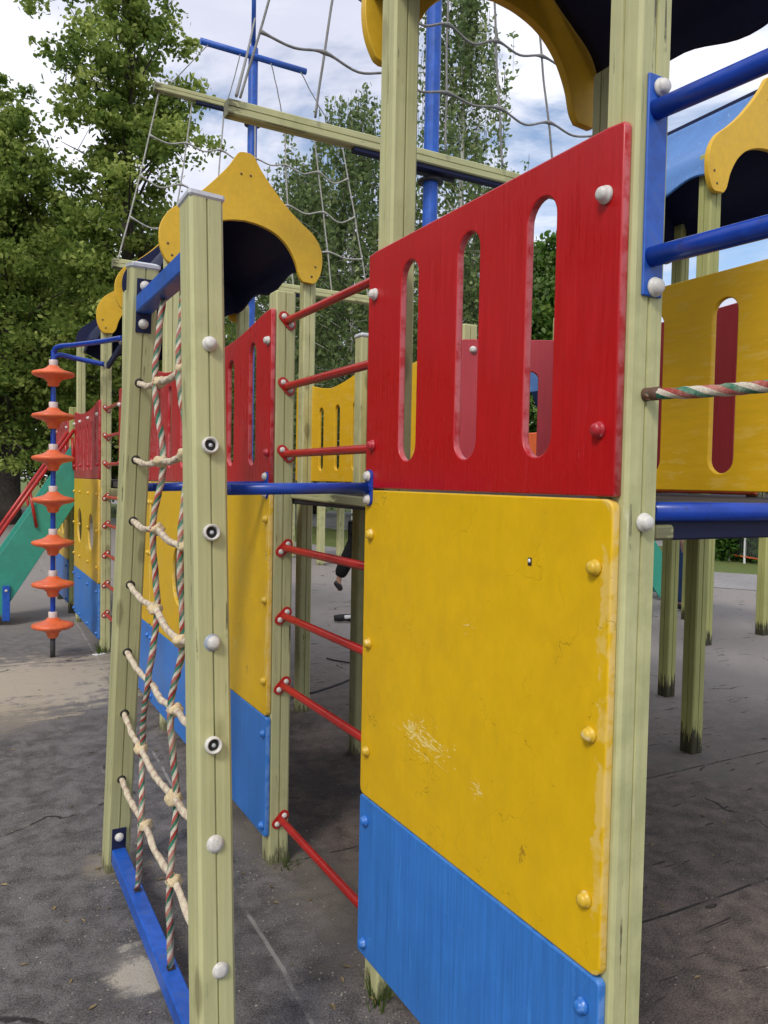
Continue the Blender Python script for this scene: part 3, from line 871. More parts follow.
# =================================================================== HAND RAIL (blue) and rope toward the camera
hr = thing('handrail', (.06, 1.03, 1.9), 'two blue tube rails on a flat bracket bolted to the nearest post', 'handrail')
bm = bmesh.new(); add_box(bm, (0,0,0), (.05, .006, .40), .002)
br2 = obj('bracket', to_mesh(bm), M['blue_bar'], hr, Matrix.Translation((.064, 1.0368, 2.085)))
dv = Vector((.117, -.993, 0))
for z in (2.222, 1.957):
    a = Vector((.060, 1.036, z))
    tube_obj('rail', [a, a+dv*.15, a+dv*.6, a+dv*1.25], .0185, 'blue_metal', hr, 20)
cap((.067, 1.0337, 2.262), (0,-1,0), br2, .0165, .018); cap((.067, 1.0337, 1.902), (0,-1,0), br2, .0175, .018)
e = Vector((.060, 1.036, 0))+dv*1.25
post('post', e.x+.0, e.y-.045, 2.4, hr, rz=R(6.7))
rp = thing('safety_rope', (.062, 1.03, 1.71), 'twisted red, green and white rope stretched from the nearest post past the yellow board', 'rope')
e2 = e+Vector((0,0,1.73))
a = Vector((.060, 1.032, 1.705))
rope_obj('rope', [a, a+dv*.12+Vector((0,0,-.004)), a+dv*.3+Vector((0,0,-.004)), a+dv*.7+Vector((0,0,.002)), e2], .0105, rp, 'rope_colour', 38, 22, 14, 6, .07)
bm = bmesh.new(); add_lathe(bm, [(.0,0),(.0125,0),(.0125,.004),(.0115,.006),(.0125,.009),(.0115,.012),(.0125,.016),(.0125,.03),(.009,.032)], mat_at((.060,1.040,1.7055), dv), 16)
obj('rope_ferrule', to_mesh(bm), M['rust'], rp)

# =================================================================== RIGHT SECTION: walkway behind, far tower
wk = thing('play_bridge', (1.9, 2.7, 0), 'raised walkway with red slotted boards seen through the slots of the big red board', 'walkway')
obj('red_board', plate(red_outline(1.30, .70, .03), [slot(s_, .07, .50, .085) for s_ in (.22, .52, .80, 1.07)], PT, .004), M['red_faded_sky'], wk, fx(1.43, 1.62, 1.525))
for y, z in ((2.02, 1.66), (2.70, 1.66), (2.86, 2.10)): cap((1.43, y, z), (-1,0,0), wk, .016, .018)
dgm = Matrix.Translation((1.035, 3.105, 1.525)) @ Matrix.Rotation(R(-31), 4, 'Z') @ Matrix(((1,0,0,0),(0,0,-1,0),(0,1,0,0),(0,0,0,1)))
dgb = obj('red_board', plate(red_outline(.46, .695, .0), [slot(.165, .075, .545, .075), slot(.34, .075, .545, .075)], PT, .004), M['red_faded_sky'], wk, dgm)
cap(dgm @ Vector((.065, .645, PT/2)), dgm.to_3x3() @ Vector((0,0,1)), dgb, .017, .018)
post('post', 1.13, 3.19, 2.31, wk)
deck(wk, .99, 2.66, 1.9, 3.7, 1.43, 1.50)
post('post', 1.52, 2.92, 2.35, wk)
# covered crawl tunnel in light blue with cream rim
tn = thing('canopy', (2.2, 2.7, 1.5), 'pale blue curved canopy with orange kick board behind the faded, sky-tinted red boards', 'canopy')
bm = bmesh.new()
pr = [(1.75+.42-.42*math.cos(PI*k/20), 1.52+.84*math.sin(PI*k/20)**.8) for k in range(4, 17)]
for y0, y1, rr in ((2.0, 4.3, 0),):
    v0 = [bm.verts.new((x, y0, z)) for x, z in pr]; v1 = [bm.verts.new((x, y1, z)) for x, z in pr]
    for k in range(len(pr)-1):
        f = bm.faces.new((v0[k], v1[k], v1[k+1], v0[k+1])); f.smooth = True
bmesh.ops.solidify(bm, geom=bm.faces[:], thickness=.01)
obj('shell', to_mesh(bm), M['roof_blue'], tn)
bm = bmesh.new(); add_tube(bm, [(x, 2.0, z) for x, z in pr], .03, 8)
obj('rim', to_mesh(bm), M['yellow_roof'], tn)
bm = bmesh.new(); add_box(bm, (1.80, 3.15, 1.67), (.02, 2.2, .32), .006)
obj('kick_board', to_mesh(bm), M['orange'], tn)
for y in (2.1, 3.15, 4.2):
    for x in (1.86, 2.48):
        post('leg', x, y, .70, tn, w=.06, z0=1.50)

tr = thing('play_tower', (3.1, 3.5, 0), 'right-hand play tower with blue roof and dark interior beyond the handrails', 'play tower', 'play towers')
for x, y in ((2.68, 3.05), (3.52, 3.97), (2.68, 3.97), (3.55, 3.05)):
    post('post', x, y, 3.42, tr, M['post_grimy'], .09)
deck(tr, 2.70, 3.56, 3.0, 4.0, 1.43, 1.50)
add_roof(tr, 3.075, 2.98, 4.10, 3.18, seed=2.0, sx=1.0)
pl = thing('play_platform', (5.9, 5.6, 0), 'low platform on pale posts beyond the decks at the right', 'play platform')
for x, y in ((5.36, 5.12), (6.38, 5.22), (5.36, 6.1), (6.4, 6.2)): post('post', x, y, 1.50, pl, M['post_grimy'], .10)
bm = bmesh.new(); add_box(bm, (5.88, 5.65, 1.535), (1.25, 1.25, .07), .006); obj('deck', to_mesh(bm), M['deck'], pl)
# far pale posts beyond the gap
fps = thing('play_platform', (5.2, 13.6, 0), 'far platform on slim pale posts seen low through the gap with the red bars', 'play platform')
for x, y in ((4.73, 12.95), (5.72, 14.2), (4.73, 14.4), (5.9, 12.9)): post('post', x, y, 1.55, fps, M['post'], .12)
bm = bmesh.new(); add_box(bm, (5.3, 13.65, 1.59), (1.45, 1.75, .08), .006); obj('deck', to_mesh(bm), M['deck'], fps)
slide((6.9, 8.2, 0), R(150), 'second teal slide glimpsed low between the posts at the right')

# =================================================================== SHIP MASTS with yards and nets
def mast(y, label, x=1.64):
    t = thing('ship_mast', (x, y, 0), label, 'mast', 'play ship masts')
    bm = bmesh.new()
    n = 8; 
    add_lathe(bm, [(.050,0),(.050,6.02),(0,6.02)], seg=16, smooth=False)
    obj('mast_pole', to_mesh(bm), M['blue_bar'], t, Matrix.Translation((x, y, 0)))
    bm = bmesh.new(); add_tube(bm, [(0,0,6.0),(0,0,7.6)], [.024,.02], 10)
    obj('mast_top', to_mesh(bm), M['blue_bar'], t, Matrix.Translation((x, y, 0)))
    for nm, z, hl, w, mt in (('lower_yard', 3.605 if y < 5 else 3.575, 1.41, .085, 'post'), ('middle_yard', 5.33, 1.03, .075, 'post'), ('top_yard', 5.91, .57, .055, 'blue_bar')):
        if mt == 'post':
            bm = bmesh.new()
            yy = y-.05-w/2-.004
            o = grooved(nm, (x-hl, yy, z), (x+hl, yy, z), w, t)
            bm = bmesh.new(); add_box(bm, (0,0,0), (.30, .02, .09), .004); add_lathe(bm, [(.052,-.05),(.085,-.05),(.085,-.032),(.052,-.032)], Matrix.Translation((0,.05,-.01)), 16)
            obj('yard_bracket', to_mesh(bm), M['dark_steel'], o, Matrix.Translation((x, y-.05, z-w*.5)))
            bm = bmesh.new(); bar_box(bm, (x-.62, yy, z-w/2-.014), (x+.62, yy, z-w/2-.014), .05, .026, .003)
            obj('yard_strap', to_mesh(bm), M['navy'], o)
        else:
            tube_obj(nm, [(x-hl, y-.055, z), (x+hl, y-.055, z)], .033, mt, t, 8)
    return t
mast(4.42, 'nearer blue ship mast with a thick pale yard, rising behind the big red board', 1.665)
mast(7.95, 'farther blue ship mast with a blue crossbar, above the middle onion gable')

def net(label, y, zlo, zhi, xlo, xhi, ncols, rows, mat, r, sag, xc=1.64, group='rope nets on the masts', bot=None):
    t = thing('rope_net', (xc, y, zlo), label, 'rope net', group)
    cols = []
    for k in range(ncols):
        f = -1+2*k/(ncols-1)
        jit = random.uniform(-.02,.02)
        cols.append(lambda z, f=f, j=jit: xc + f*(xlo+(xhi-xlo)*(z-zlo)/(zhi-zlo)) + j*math.sin(PI*(z-zlo)/(zhi-zlo)))
    for c in cols:
        pts = [(c(zlo+(zhi-zlo)*q/10), y+.004*math.sin(q*2), zlo+(zhi-zlo)*q/10) for q in range(11)]
        tube_obj('rope', spline(pts, 3), r, mat, t, 6)
    for z in rows:
        pts = []
        for k, c in enumerate(cols):
            zz = z+random.uniform(-.015,.015)
            pts.append((c(zz), y-.006, zz))
            if k < ncols-1:
                x2 = cols[k+1](zz); pts.append(((c(zz)+x2)/2, y-.006, zz-sag*random.uniform(.5,1.4)))
        P = spline(pts, 6)
        tube_obj('rope', P, [r*(1.9 if q % 12 == 0 else 1.3 if q % 12 in (1, 11) else 1) for q in range(len(P))], mat, t, 6)
    return t
net('grey rope net above the thick yard, seen against the bright sky', 4.26, 3.65, 5.30, 1.36, .95, 7, (4.03, 4.44, 4.85), 'net', .0075, .05, 1.675)
net('pale rope net hung between the two yards of the farther mast', 7.87, 3.60, 5.30, 1.36, .98, 7, (4.03, 4.46, 4.87), 'net_pale', .0078, .06)
net('slack pale ropes between the blue crossbar and the yard of the farther mast', 7.87, 5.36, 5.88, .90, .50, 4, (), 'net', .0055, .05)
st = thing('mast_stay', (1.64, 7.9, 6.4), 'single grey rope running from the farther mast top to the end of the thick yard', 'rope')
for off in (0,):
    tube_obj('rope', spline([(1.635, 7.9, 6.30), (1.0+off, 6.2, 5.0), (.29+off, 4.25, 3.65)], 8), .010, 'net', st, 6)
# =================================================================== PEOPLE
def skin_mesh(verts, edges, radii, root=0, sub=1):
    me = bpy.data.meshes.new('s'); me.from_pydata([Vector(v) for v in verts], edges, [])
    o = bpy.data.objects.new('s', me); COL.objects.link(o)
    md = o.modifiers.new('Skin', 'SKIN'); md.use_smooth_shade = True
    for i, r in enumerate(radii):
        sv = me.skin_vertices[0].data[i]; sv.radius = (r, r) if not isinstance(r, tuple) else r
        sv.use_root = (i == root)
    o.modifiers.new('Sub', 'SUBSURF').levels = sub
    dg = bpy.context.evaluated_depsgraph_get()
    out = bpy.data.meshes.new_from_object(o.evaluated_get(dg))
    bpy.data.objects.remove(o); bpy.data.meshes.remove(me)
    return out

def person(loc, rz, label, pose, top, legs, shoes, lean=0.0, loose=0.0):
    """pose: dict of joints in body space, +y forward"""
    t = thing('person', loc, label, 'person', None, rz); B = W[t]
    J = dict(pelvis=(0,0,.96), waist=(0,.0+lean*.3,1.10), chest=(0,lean*.8,1.32), neck=(0,lean,1.49), head0=(0,lean+.02,1.58), head1=(0,lean+.03,1.70),
             hipL=(-.09,0,.93), hipR=(.09,0,.93), kneeL=(-.09,.04,.50), kneeR=(.09,.04,.50), ankL=(-.09,0,.09), ankR=(.09,0,.09), toeL=(-.10,.17,.03), toeR=(.10,.17,.03),
             shL=(-.18,lean*.95,1.42), shR=(.18,lean*.95,1.42), elL=(-.24,lean*.9,1.14), elR=(.24,lean*.9,1.14), wrL=(-.25,lean*.9+.06,.90), wrR=(.25,lean*.9+.06,.90))
    J.update(pose)
    names = list(J); idx = {n: i for i, n in enumerate(names)}
    rad = dict(pelvis=.12, waist=.115, chest=.14, neck=.055, head0=.085, head1=.085, hipL=.085, hipR=.085, kneeL=.055, kneeR=.055, ankL=.038, ankR=.038, toeL=.03, toeR=.03,
               shL=.06, shR=.06, elL=.042, elR=.042, wrL=.028, wrR=.028)
    E = [('pelvis','waist'),('waist','chest'),('chest','neck'),('neck','head0'),('head0','head1'),('pelvis','hipL'),('pelvis','hipR'),('hipL','kneeL'),('hipR','kneeR'),('kneeL','ankL'),('kneeR','ankR'),('ankL','toeL'),('ankR','toeR'),
         ('chest','shL'),('chest','shR'),('shL','elL'),('shR','elR'),('elL','wrL'),('elR','wrR')]
    V = [Vector(J[n]) for n in names]; Rr = [rad[n] for n in names]; EE = [(idx[a], idx[b]) for a, b in E]
    for sd in 'LR':                                     # hands: palm, four fingers, thumb
        w = Vector(J['wr'+sd]); d = (w-Vector(J['el'+sd])).normalized(); s_ = Vector((0,1,0)) 
        s_ = (s_-d*s_.dot(d)).normalized()
        V.append(w+d*.06); Rr.append(.024); p = len(V)-1; EE.append((idx['wr'+sd], p))
        for k, ln in enumerate((.07, .085, .08, .06)):
            o = (k-1.5)*.018
            V.append(w+d*.09+s_*o); Rr.append(.010); q = len(V)-1; EE.append((p, q))
            V.append(w+d*(.09+ln)+s_*o*1.1+Vector((0,.012,0))); Rr.append(.0075); EE.append((q, len(V)-1))
        V.append(w+d*.04+s_*.035); Rr.append(.011); q = len(V)-1; EE.append((p, q))
        V.append(w+d*.085+s_*.05); Rr.append(.008); EE.append((q, len(V)-1))
    V.append(Vector(J['head0'])+Vector((0,.10,.03))); Rr.append(.018); EE.append((idx['head0'], len(V)-1))      # nose
    obj('body', skin_mesh(V, EE, Rr, 0, 1), M['skin'], t, B)
    def cloth(nm, ch, mat, grow):
        vs = []; rr = []; ed = []; ix = {}
        for a, b in ch:
            for n in (a, b):
                if n not in ix: ix[n] = len(vs); vs.append(Vector(J[n])); rr.append(rad[n]+grow.get(n, .018))
            ed.append((ix[a], ix[b]))
        obj(nm, skin_mesh(vs, ed, rr, 0, 1), M[mat], t, B)
    cloth('shirt', [('pelvis','waist'),('waist','chest'),('chest','shL'),('chest','shR'),('shL','elL'),('shR','elR'),('elL','wrL'),('elR','wrR')], top, {'wrL':.016,'wrR':.016})
    cloth('trousers', [('pelvis','hipL'),('pelvis','hipR'),('hipL','kneeL'),('hipR','kneeR'),('kneeL','ankL'),('kneeR','ankR')], legs, {'ankL':.022+loose,'ankR':.022+loose,'kneeL':.018+loose,'kneeR':.018+loose,'pelvis':.022})
    for sd in 'LR':
        a, b = Vector(J['ank'+sd]), Vector(J['toe'+sd])
        obj('shoe', skin_mesh([a+Vector((0,-.05,-.03)), a*.5+b*.5+Vector((0,0,-.01)), b+Vector((0,.03,0))], [(0,1),(1,2)], [.045,.045,.035], 0, 1), M[shoes], t, B)
    h = Vector(J['head1'])
    bm = bmesh.new(); bmesh.ops.create_uvsphere(bm, u_segments=14, v_segments=10, radius=.108)
    for v in bm.verts: v.co = Vector((v.co.x*.92, v.co.y*1.02-.022, v.co.z*.95+.015))
    bmesh.ops.delete(bm, geom=[v for v in bm.verts if v.co.z < -.04 and v.co.y > -.03], context='VERTS')
    obj('hair', to_mesh(bm, smooth=True), M['hair'], t, B @ Matrix.Translation(h))
    bm = bmesh.new()
    for s_ in (-1, 1): add_lathe(bm, [(0,0),(.010,.001),(.008,.006),(0,.008)], mat_at(Vector(J['head0'])+Vector((s_*.032,.078,.06)), (0,1,0)), 8)
    obj('eyes', to_mesh(bm), M['hair'], t, B)
    return t
# walking person in black: the rear leg shows in the gap with the red bars
person((3.26, 8.49, 0), R(-118), 'person in loose black clothes striding, one trailing leg visible through the red bars',
       dict(hipL=(-.09,0,.93), kneeL=(-.08,-.13,.62), ankL=(-.08,-.255,.33), toeL=(-.08,-.245,.17), kneeR=(.09,.28,.55), ankR=(.09,.33,.10), toeR=(.10,.50,.03)), 'black_cloth', 'black_cloth', 'shoe', lean=.14, loose=.03)
person((6.93, 6.72, 0), R(200), 'person in blue jeans and orange-red top standing far behind the right posts',
       dict(), 'orange_cloth', 'jeans', 'shoe')

# small belongings and debris
bm = bmesh.new()
P = [(0,0,.035),(.06,0,.04),(.13,0,.045),(.2,0,.035),(.25,0,.028)]
add_tube(bm, P, [.03,.038,.036,.04,.03], 10)
for v in bm.verts: v.co.z = max(0.002, v.co.z*1.05)
sh = thing('shoe', (2.60, 7.60, 0), 'black and white shoe lying on the ground under the walkway', 'shoe')
obj('upper', to_mesh(bm, smooth=True), M['shoe'], sh, Matrix.Translation((2.52, 7.62, .006)) @ Matrix.Rotation(R(-25), 4, 'Z'))
bm = bmesh.new(); add_box(bm, (.16, 0, .055), (.10, .078, .04), .012, seg=2)
obj('side_flash', to_mesh(bm), M['white_paint'], sh, Matrix.Translation((2.52, 7.62, .006)) @ Matrix.Rotation(R(-25), 4, 'Z'))
bm = bmesh.new()
add_tube(bm, spline([(1.0, 5.05, .008), (1.25, 5.13, .008), (1.59, 5.33, .008), (1.80, 5.62, .008), (2.1, 6.0, .008)], 8), .007, 6)
tag(obj('cable', to_mesh(bm), M['cable']), 'thin black cable curving over the ground under the walkway', 'cable', 'black cables on the ground')
bm = bmesh.new()
add_tube(bm, spline([(1.72, 6.05, .008), (1.78, 5.9, .008), (1.95, 5.7, .008), (2.3, 5.6, .008)], 8), .006, 6)
tag(obj('cable', to_mesh(bm), M['cable']), 'short black cable end farther under the walkway, beyond the longer one', 'cable', 'black cables on the ground')

# =================================================================== GROUND
def ground_mat():
    s = NT('worn_rubber_asphalt'); v = s.coords(False)
    x, y, z = s.sep(v)
    fine = s.noise(v, (150,)*3, 1, 4, .8); mid = s.noise(v, (9,)*3, 1, 6, .7, .3); big = s.noise(v, (.8,)*3, 1, 6, .65, .5)
    st = s.noise(v, (2.2, 9, 1), 1, 6, .7, .4)
    side = s.ramp(s.math('ADD', x, s.math('MULTIPLY', s.math('SUBTRACT', big, .5), .5)), -.25, .35)
    col = s.mix(side, (.142, .132, .128), (.140, .112, .096))
    col = s.value(col, s.math('ADD', s.ramp(mid, .3, .7, .58, 1.42), s.ramp(fine, .3, .7, -.62, .62)))
    # pale worn areas and damp dark ones
    col = s.mix(s.ramp(s.math('MULTIPLY', big, s.math('ADD', st, .4)), .50, .72, 0, .6), col, (.26, .225, .18))
    col = s.mix(s.ramp(s.noise(v, (1.1,1.1,1), 1, 5, .65, .3, (5,3,0)), .54, .70, 0, .55), col, (.07, .063, .062))
    # sandy patches where paint and rubber have gone
    def blob(px, py, rx, ry, amt, c=(.36, .31, .23)):
        nonlocal col
        dx = s.math('DIVIDE', s.math('SUBTRACT', x, px), rx); dy = s.math('DIVIDE', s.math('SUBTRACT', y, py), ry)
        d = s.math('SQRT', s.math('ADD', s.math('MULTIPLY', dx, dx), s.math('MULTIPLY', dy, dy)))
        m = s.ramp(s.math('ADD', d, s.math('MULTIPLY', s.math('SUBTRACT', s.math('ADD', s.math('MULTIPLY', mid, .6), s.math('ADD', s.math('MULTIPLY', st, .6), s.math('MULTIPLY', fine, .35))), .775), 3.4)), .55, 1.15, amt, 0)
        col = s.mix(m, col, c)
    blob(-.60, 6.25, .85, .85, .95, (.46,.40,.31)); blob(-.57, 2.42, .085, .13, .95, (.50,.45,.36)); blob(.10, 3.35, .16, .75, .5, (.24,.21,.165))
    blob(.18, 2.45, .2, .5, .45, (.22,.19,.15)); blob(-.9, 5.4, .5, .35, .45); blob(-.4, 9.5, 1.2, 1.1, .5, (.24,.21,.18)); blob(2.6, 3.0, .35, .35, .3, (.2,.19,.17)); blob(.06, 6.9, .2,.5,.5)
    blob(-.52, 3.15, .12, .12, .5)
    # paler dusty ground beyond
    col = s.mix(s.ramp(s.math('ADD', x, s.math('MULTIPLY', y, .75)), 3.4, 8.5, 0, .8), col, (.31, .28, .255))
    # light grit
    grit = s.noise(v, (75,)*3, 1, 2, .5, 0, (9,9,9))
    col = s.mix(s.ramp(grit, .70, .73, 0, .6), col, (.42, .39, .34))
    # joints and cracks
    wob = s.math('MULTIPLY', s.math('SUBTRACT', s.noise(v, (3,3,3), 1, 3), .5), .03)
    d1 = s.math('ABSOLUTE', s.math('SUBTRACT', s.math('ADD', x, s.math('MULTIPLY', s.math('SUBTRACT', y, 2.5), -.03)), s.math('ADD', wob, -.165)))
    pale = s.math('MULTIPLY', s.ramp(d1, .004, .010, 1, 0), s.ramp(s.noise(v, (4,4,4), 1, 4), .38, .52))
    col = s.mix(s.math('MULTIPLY', pale, .75), col, (.36, .34, .31))
    br_ = s.n('ShaderNodeTexVoronoi', feature='DISTANCE_TO_EDGE'); br_.inputs['Scale'].default_value = .42
    mp = s.n('ShaderNodeVectorMath', operation='ADD'); nz = s.n('ShaderNodeTexNoise'); nz.inputs['Scale'].default_value = 1.6; nz.inputs['Detail'].default_value = 6
    s.lk(v, nz.inputs['Vector']); sc = s.n('ShaderNodeVectorMath', operation='SCALE'); sc.inputs['Scale'].default_value = .7; s.lk(nz.outputs['Color'], sc.inputs[0])
    s.lk(v, mp.inputs[0]); s.lk(sc.outputs[0], mp.inputs[1]); s.lk(mp.outputs[0], br_.inputs['Vector'])
    crack = s.math('MULTIPLY', s.ramp(br_.outputs['Distance'], .0012, .005, 1, 0), s.ramp(s.noise(v, (2.3,)*3, 1, 4, .6, 0, (2,7,0)), .52, .60))
    d2 = s.math('ABSOLUTE', s.math('SUBTRACT', s.math('ADD', y, s.math('MULTIPLY', wob, .8)), 2.86))
    d3 = s.math('ABSOLUTE', s.math('SUBTRACT', s.math('ADD', y, wob), 1.90))
    tj = s.math('MULTIPLY', s.math('MAXIMUM', s.ramp(d2, .003, .008, 1, 0), s.ramp(d3, .003, .008, 1, 0)), s.ramp(x, .0, .15))
    crack = s.math('MAXIMUM', crack, s.math('MULTIPLY', tj, s.ramp(mid, .38, .55)))
    col = s.mix(s.math('MULTIPLY', crack, .85), col, (.015, .013, .012))
    # short gouges on the right
    gz = s.noise(s.n('ShaderNodeTexCoord').outputs['Object'], (5, 26, 1), 1, 2, .4, .6)
    gm = s.math('MULTIPLY', s.math('MULTIPLY', s.ramp(gz, .66, .72), s.ramp(mid, .40, .5)), s.ramp(x, .5, .9))
    col = s.mix(s.math('MULTIPLY', gm, .8), col, (.03, .018, .017))
    h = s.math('SUBTRACT', s.math('ADD', fine, s.math('MULTIPLY', mid, 1.6)), s.math('MULTIPLY', s.math('MAXIMUM', crack, gm), 1.6))
    return s.done(col, s.ramp(mid, .3, .7, .72, .9), s.bump(h, .8, .007), .3)

def sheet(name, poly, z, mat, label=None):
    bm = bmesh.new(); bm.faces.new([bm.verts.new((x, y, z)) for x, y in poly]); bmesh.ops.recalc_face_normals(bm, faces=bm.faces[:])
    if bm.faces[:][0].normal.z < 0: bmesh.ops.reverse_faces(bm, faces=bm.faces[:])
    o = obj(name, to_mesh(bm), mat); o['kind'] = 'structure'; return o
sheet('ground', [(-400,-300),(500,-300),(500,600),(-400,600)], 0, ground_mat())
def lawn_mat():
    s = NT('lawn'); v = s.coords(False)
    a = s.noise(v, (28,)*3, 1, 5, .7); b = s.noise(v, (.7,)*3, 1, 5, .6)
    col = s.mix(s.ramp(a, .3, .7), (.085, .125, .028), (.19, .23, .07))
    col = s.mix(s.ramp(b, .5, .72, 0, .6), col, (.2, .18, .09))
    return s.done(col, .9, s.bump(a, .8, .05), .2)
LAWN = lawn_mat()
sheet('lawn', [(14, 5.5), (11.3, 9.2), (6.6, 16.1), (2.2, 40), (-30, 45), (-60, 60), (-60, 400), (300, 400), (300, -20)], .004, LAWN)
pm = NT('pale_pavement'); v = pm.coords(False); n_ = pm.noise(v, (12,)*3, 1, 5, .7); n2_ = pm.noise(v, (.6,)*3, 1, 4)
PAVE = pm.done(pm.value((.27, .255, .245), pm.math('ADD', pm.ramp(n_, .3, .7, .85, 1.12), pm.ramp(n2_, .3, .7, -.1, .1))), .85, pm.bump(n_, .3, .01), .3)
sheet('path', [(11.0, 5.5), (14, 5.5), (11.3, 9.2), (6.6, 16.1), (2.2, 40), (.8, 40), (5.6, 15.2), (9.2, 8.0)], .006, PAVE)
sheet('path', [(9.5, 22.0), (15, 14.2), (40, -8), (50, -4), (22, 21), (15.6, 35), (10, 60), (5, 60)], .008, PAVE)

# kerb-side soil ridge of grit along the boards
def scatter(name, n, fn, size, mat, kind='stuff'):
    V = []; F = []
    for i in range(n):
        x, y = fn(); s_ = size*random.uniform(.4, 1.4); b = len(V)
        for k in range(5):
            a = 2*PI*k/5+random.random(); V.append((x+s_*math.cos(a)*random.uniform(.6,1), y+s_*math.sin(a)*random.uniform(.6,1), .001))
        V.append((x, y, s_*random.uniform(.5,.9)))
        for k in range(5): F.append((b+k, b+(k+1)%5, b+5))
    me = bpy.data.meshes.new(name); me.from_pydata(V, [], F)
    o = obj(name, me, mat); o['kind'] = kind; return o
M['grit'] = simple('grit', (.26, .23, .19), .9, .3, .2, 40)
def spread():
    r = random.random()
    if r < .25: return (random.gauss(-.0, .12), random.uniform(1.8, 6.5))
    if r < .42:
        cx, cy = random.choice([(.06, 1.99), (.06, 2.9), (-.52, 3.13), (-.5, 1.78), (.06, 7.05), (2.68, 3.05), (3.52, 3.97), (.93, 3.88), (.95, 4.75)])
        return (random.gauss(cx, .09), random.gauss(cy, .09))
    if r < .5: return (random.gauss(-.52, .14), random.uniform(1.6, 3.3))
    if r < .7: return (random.uniform(.2, 3), random.uniform(1.5, 4.5))
    return (random.uniform(-1.4, 1), random.uniform(1.5, 8))
tag(scatter('gravel', 2600, spread, .0045, M['grit']), 'loose pale grit scattered over the worn grey ground', 'gravel')
def litter(n):
    V = []; F = []; T = []
    for i in range(n):
        x, y = (random.uniform(-1.6, 3.5), random.uniform(1.4, 9)) if random.random() < .7 else spread()
        a = random.uniform(0, 2*PI); L = random.uniform(.006, .022); w_ = L*random.uniform(.12, .5); b = len(V)
        c_, s_ = math.cos(a), math.sin(a)
        for px, py, pz in ((-L,0,.001),(0,-w_,.004),(L,0,.002),(0,w_,.005)): V.append((x+px*c_-py*s_, y+px*s_+py*c_, pz))
        F.append((b, b+1, b+2, b+3))
    me = bpy.data.meshes.new('leaf_litter'); me.from_pydata(V, [], F)
    o = obj('leaf_litter', me, simple('dry_leaf', (.20, .15, .075), .85, .4, .1, 30)); o['kind'] = 'stuff'; return o
tag(litter(380), 'dry leaf and twig scraps scattered over the ground', 'leaf litter')
bm = bmesh.new(); vs = [(-.02,-.01),(.012,-.018),(.02,.004),(.004,.016),(-.014,.014)]
top = [bm.verts.new((x, y, .010)) for x, y in vs]; lo = [bm.verts.new((x*.9, y*.9, .0)) for x, y in vs]
bm.faces.new(top)
for k in range(5): bm.faces.new((lo[k], lo[(k+1)%5], top[(k+1)%5], top[k]))
tag(obj('stone_chip', to_mesh(bm), M['white_paint'], None, Matrix.Translation((-.327, 2.32, 0))), 'small whitish chip on the ground right of the near ladder post', 'stone chip')
bm = bmesh.new(); add_box(bm, (0,0,.004), (.10,.06,.006), .002)
tag(obj('paper_scrap', to_mesh(bm), M['white_paint'], None, Matrix.Translation((-.0, 7.0, 0)) @ Matrix.Rotation(.5,4,'Z')), 'pale flattened scrap lying near the foot of the far post', 'litter')

def weed(loc, n, h, label, seed=0):
    rd = random.Random(seed); V = []; F = []; T = []
    for i in range(n):
        a = rd.uniform(0, 2*PI); r = rd.uniform(0, .05); x, y = r*math.cos(a), r*math.sin(a)
        hh = h*rd.uniform(.4, 1.1); ln = rd.uniform(.2, .9); w = .003
        b = len(V); px, py = -math.sin(a)*w, math.cos(a)*w
        for q in (0, .5, 1):
            o = hh*ln*q*q; k = 1-q*.9
            V += [(x+math.cos(a)*o+px*k, y+math.sin(a)*o+py*k, hh*q), (x+math.cos(a)*o-px*k, y+math.sin(a)*o-py*k, hh*q)]
        for q in (0, 2): F.append((b+q, b+q+1, b+q+3, b+q+2))
        T += [rd.random()]*2
    me = bpy.data.meshes.new('weed'); me.from_pydata(V, [], F)
    at = me.attributes.new('tone', 'FLOAT', 'FACE'); at.data.foreach_set('value', T)
    o = obj('weed_tuft', me, M['grass'], None, Matrix.Translation(loc)); return tag(o, label, 'weed', 'weed tufts at the post feet')
weed((.02, 1.95, 0), 34, .085, 'thin weed tuft at the foot of the post behind the near blue board', 1)
weed((.08, 2.83, 0), 26, .05, 'small weed tuft at the foot of the post holding the near red bars', 2)
weed((.01, 7.03, 0), 50, .12, 'weed tuft at the foot of the far post holding the far red bars', 3)
weed((-.05, 5.9, 0), 40, .10, 'weed tuft left of the far ladder post, in front of the far boards', 4)

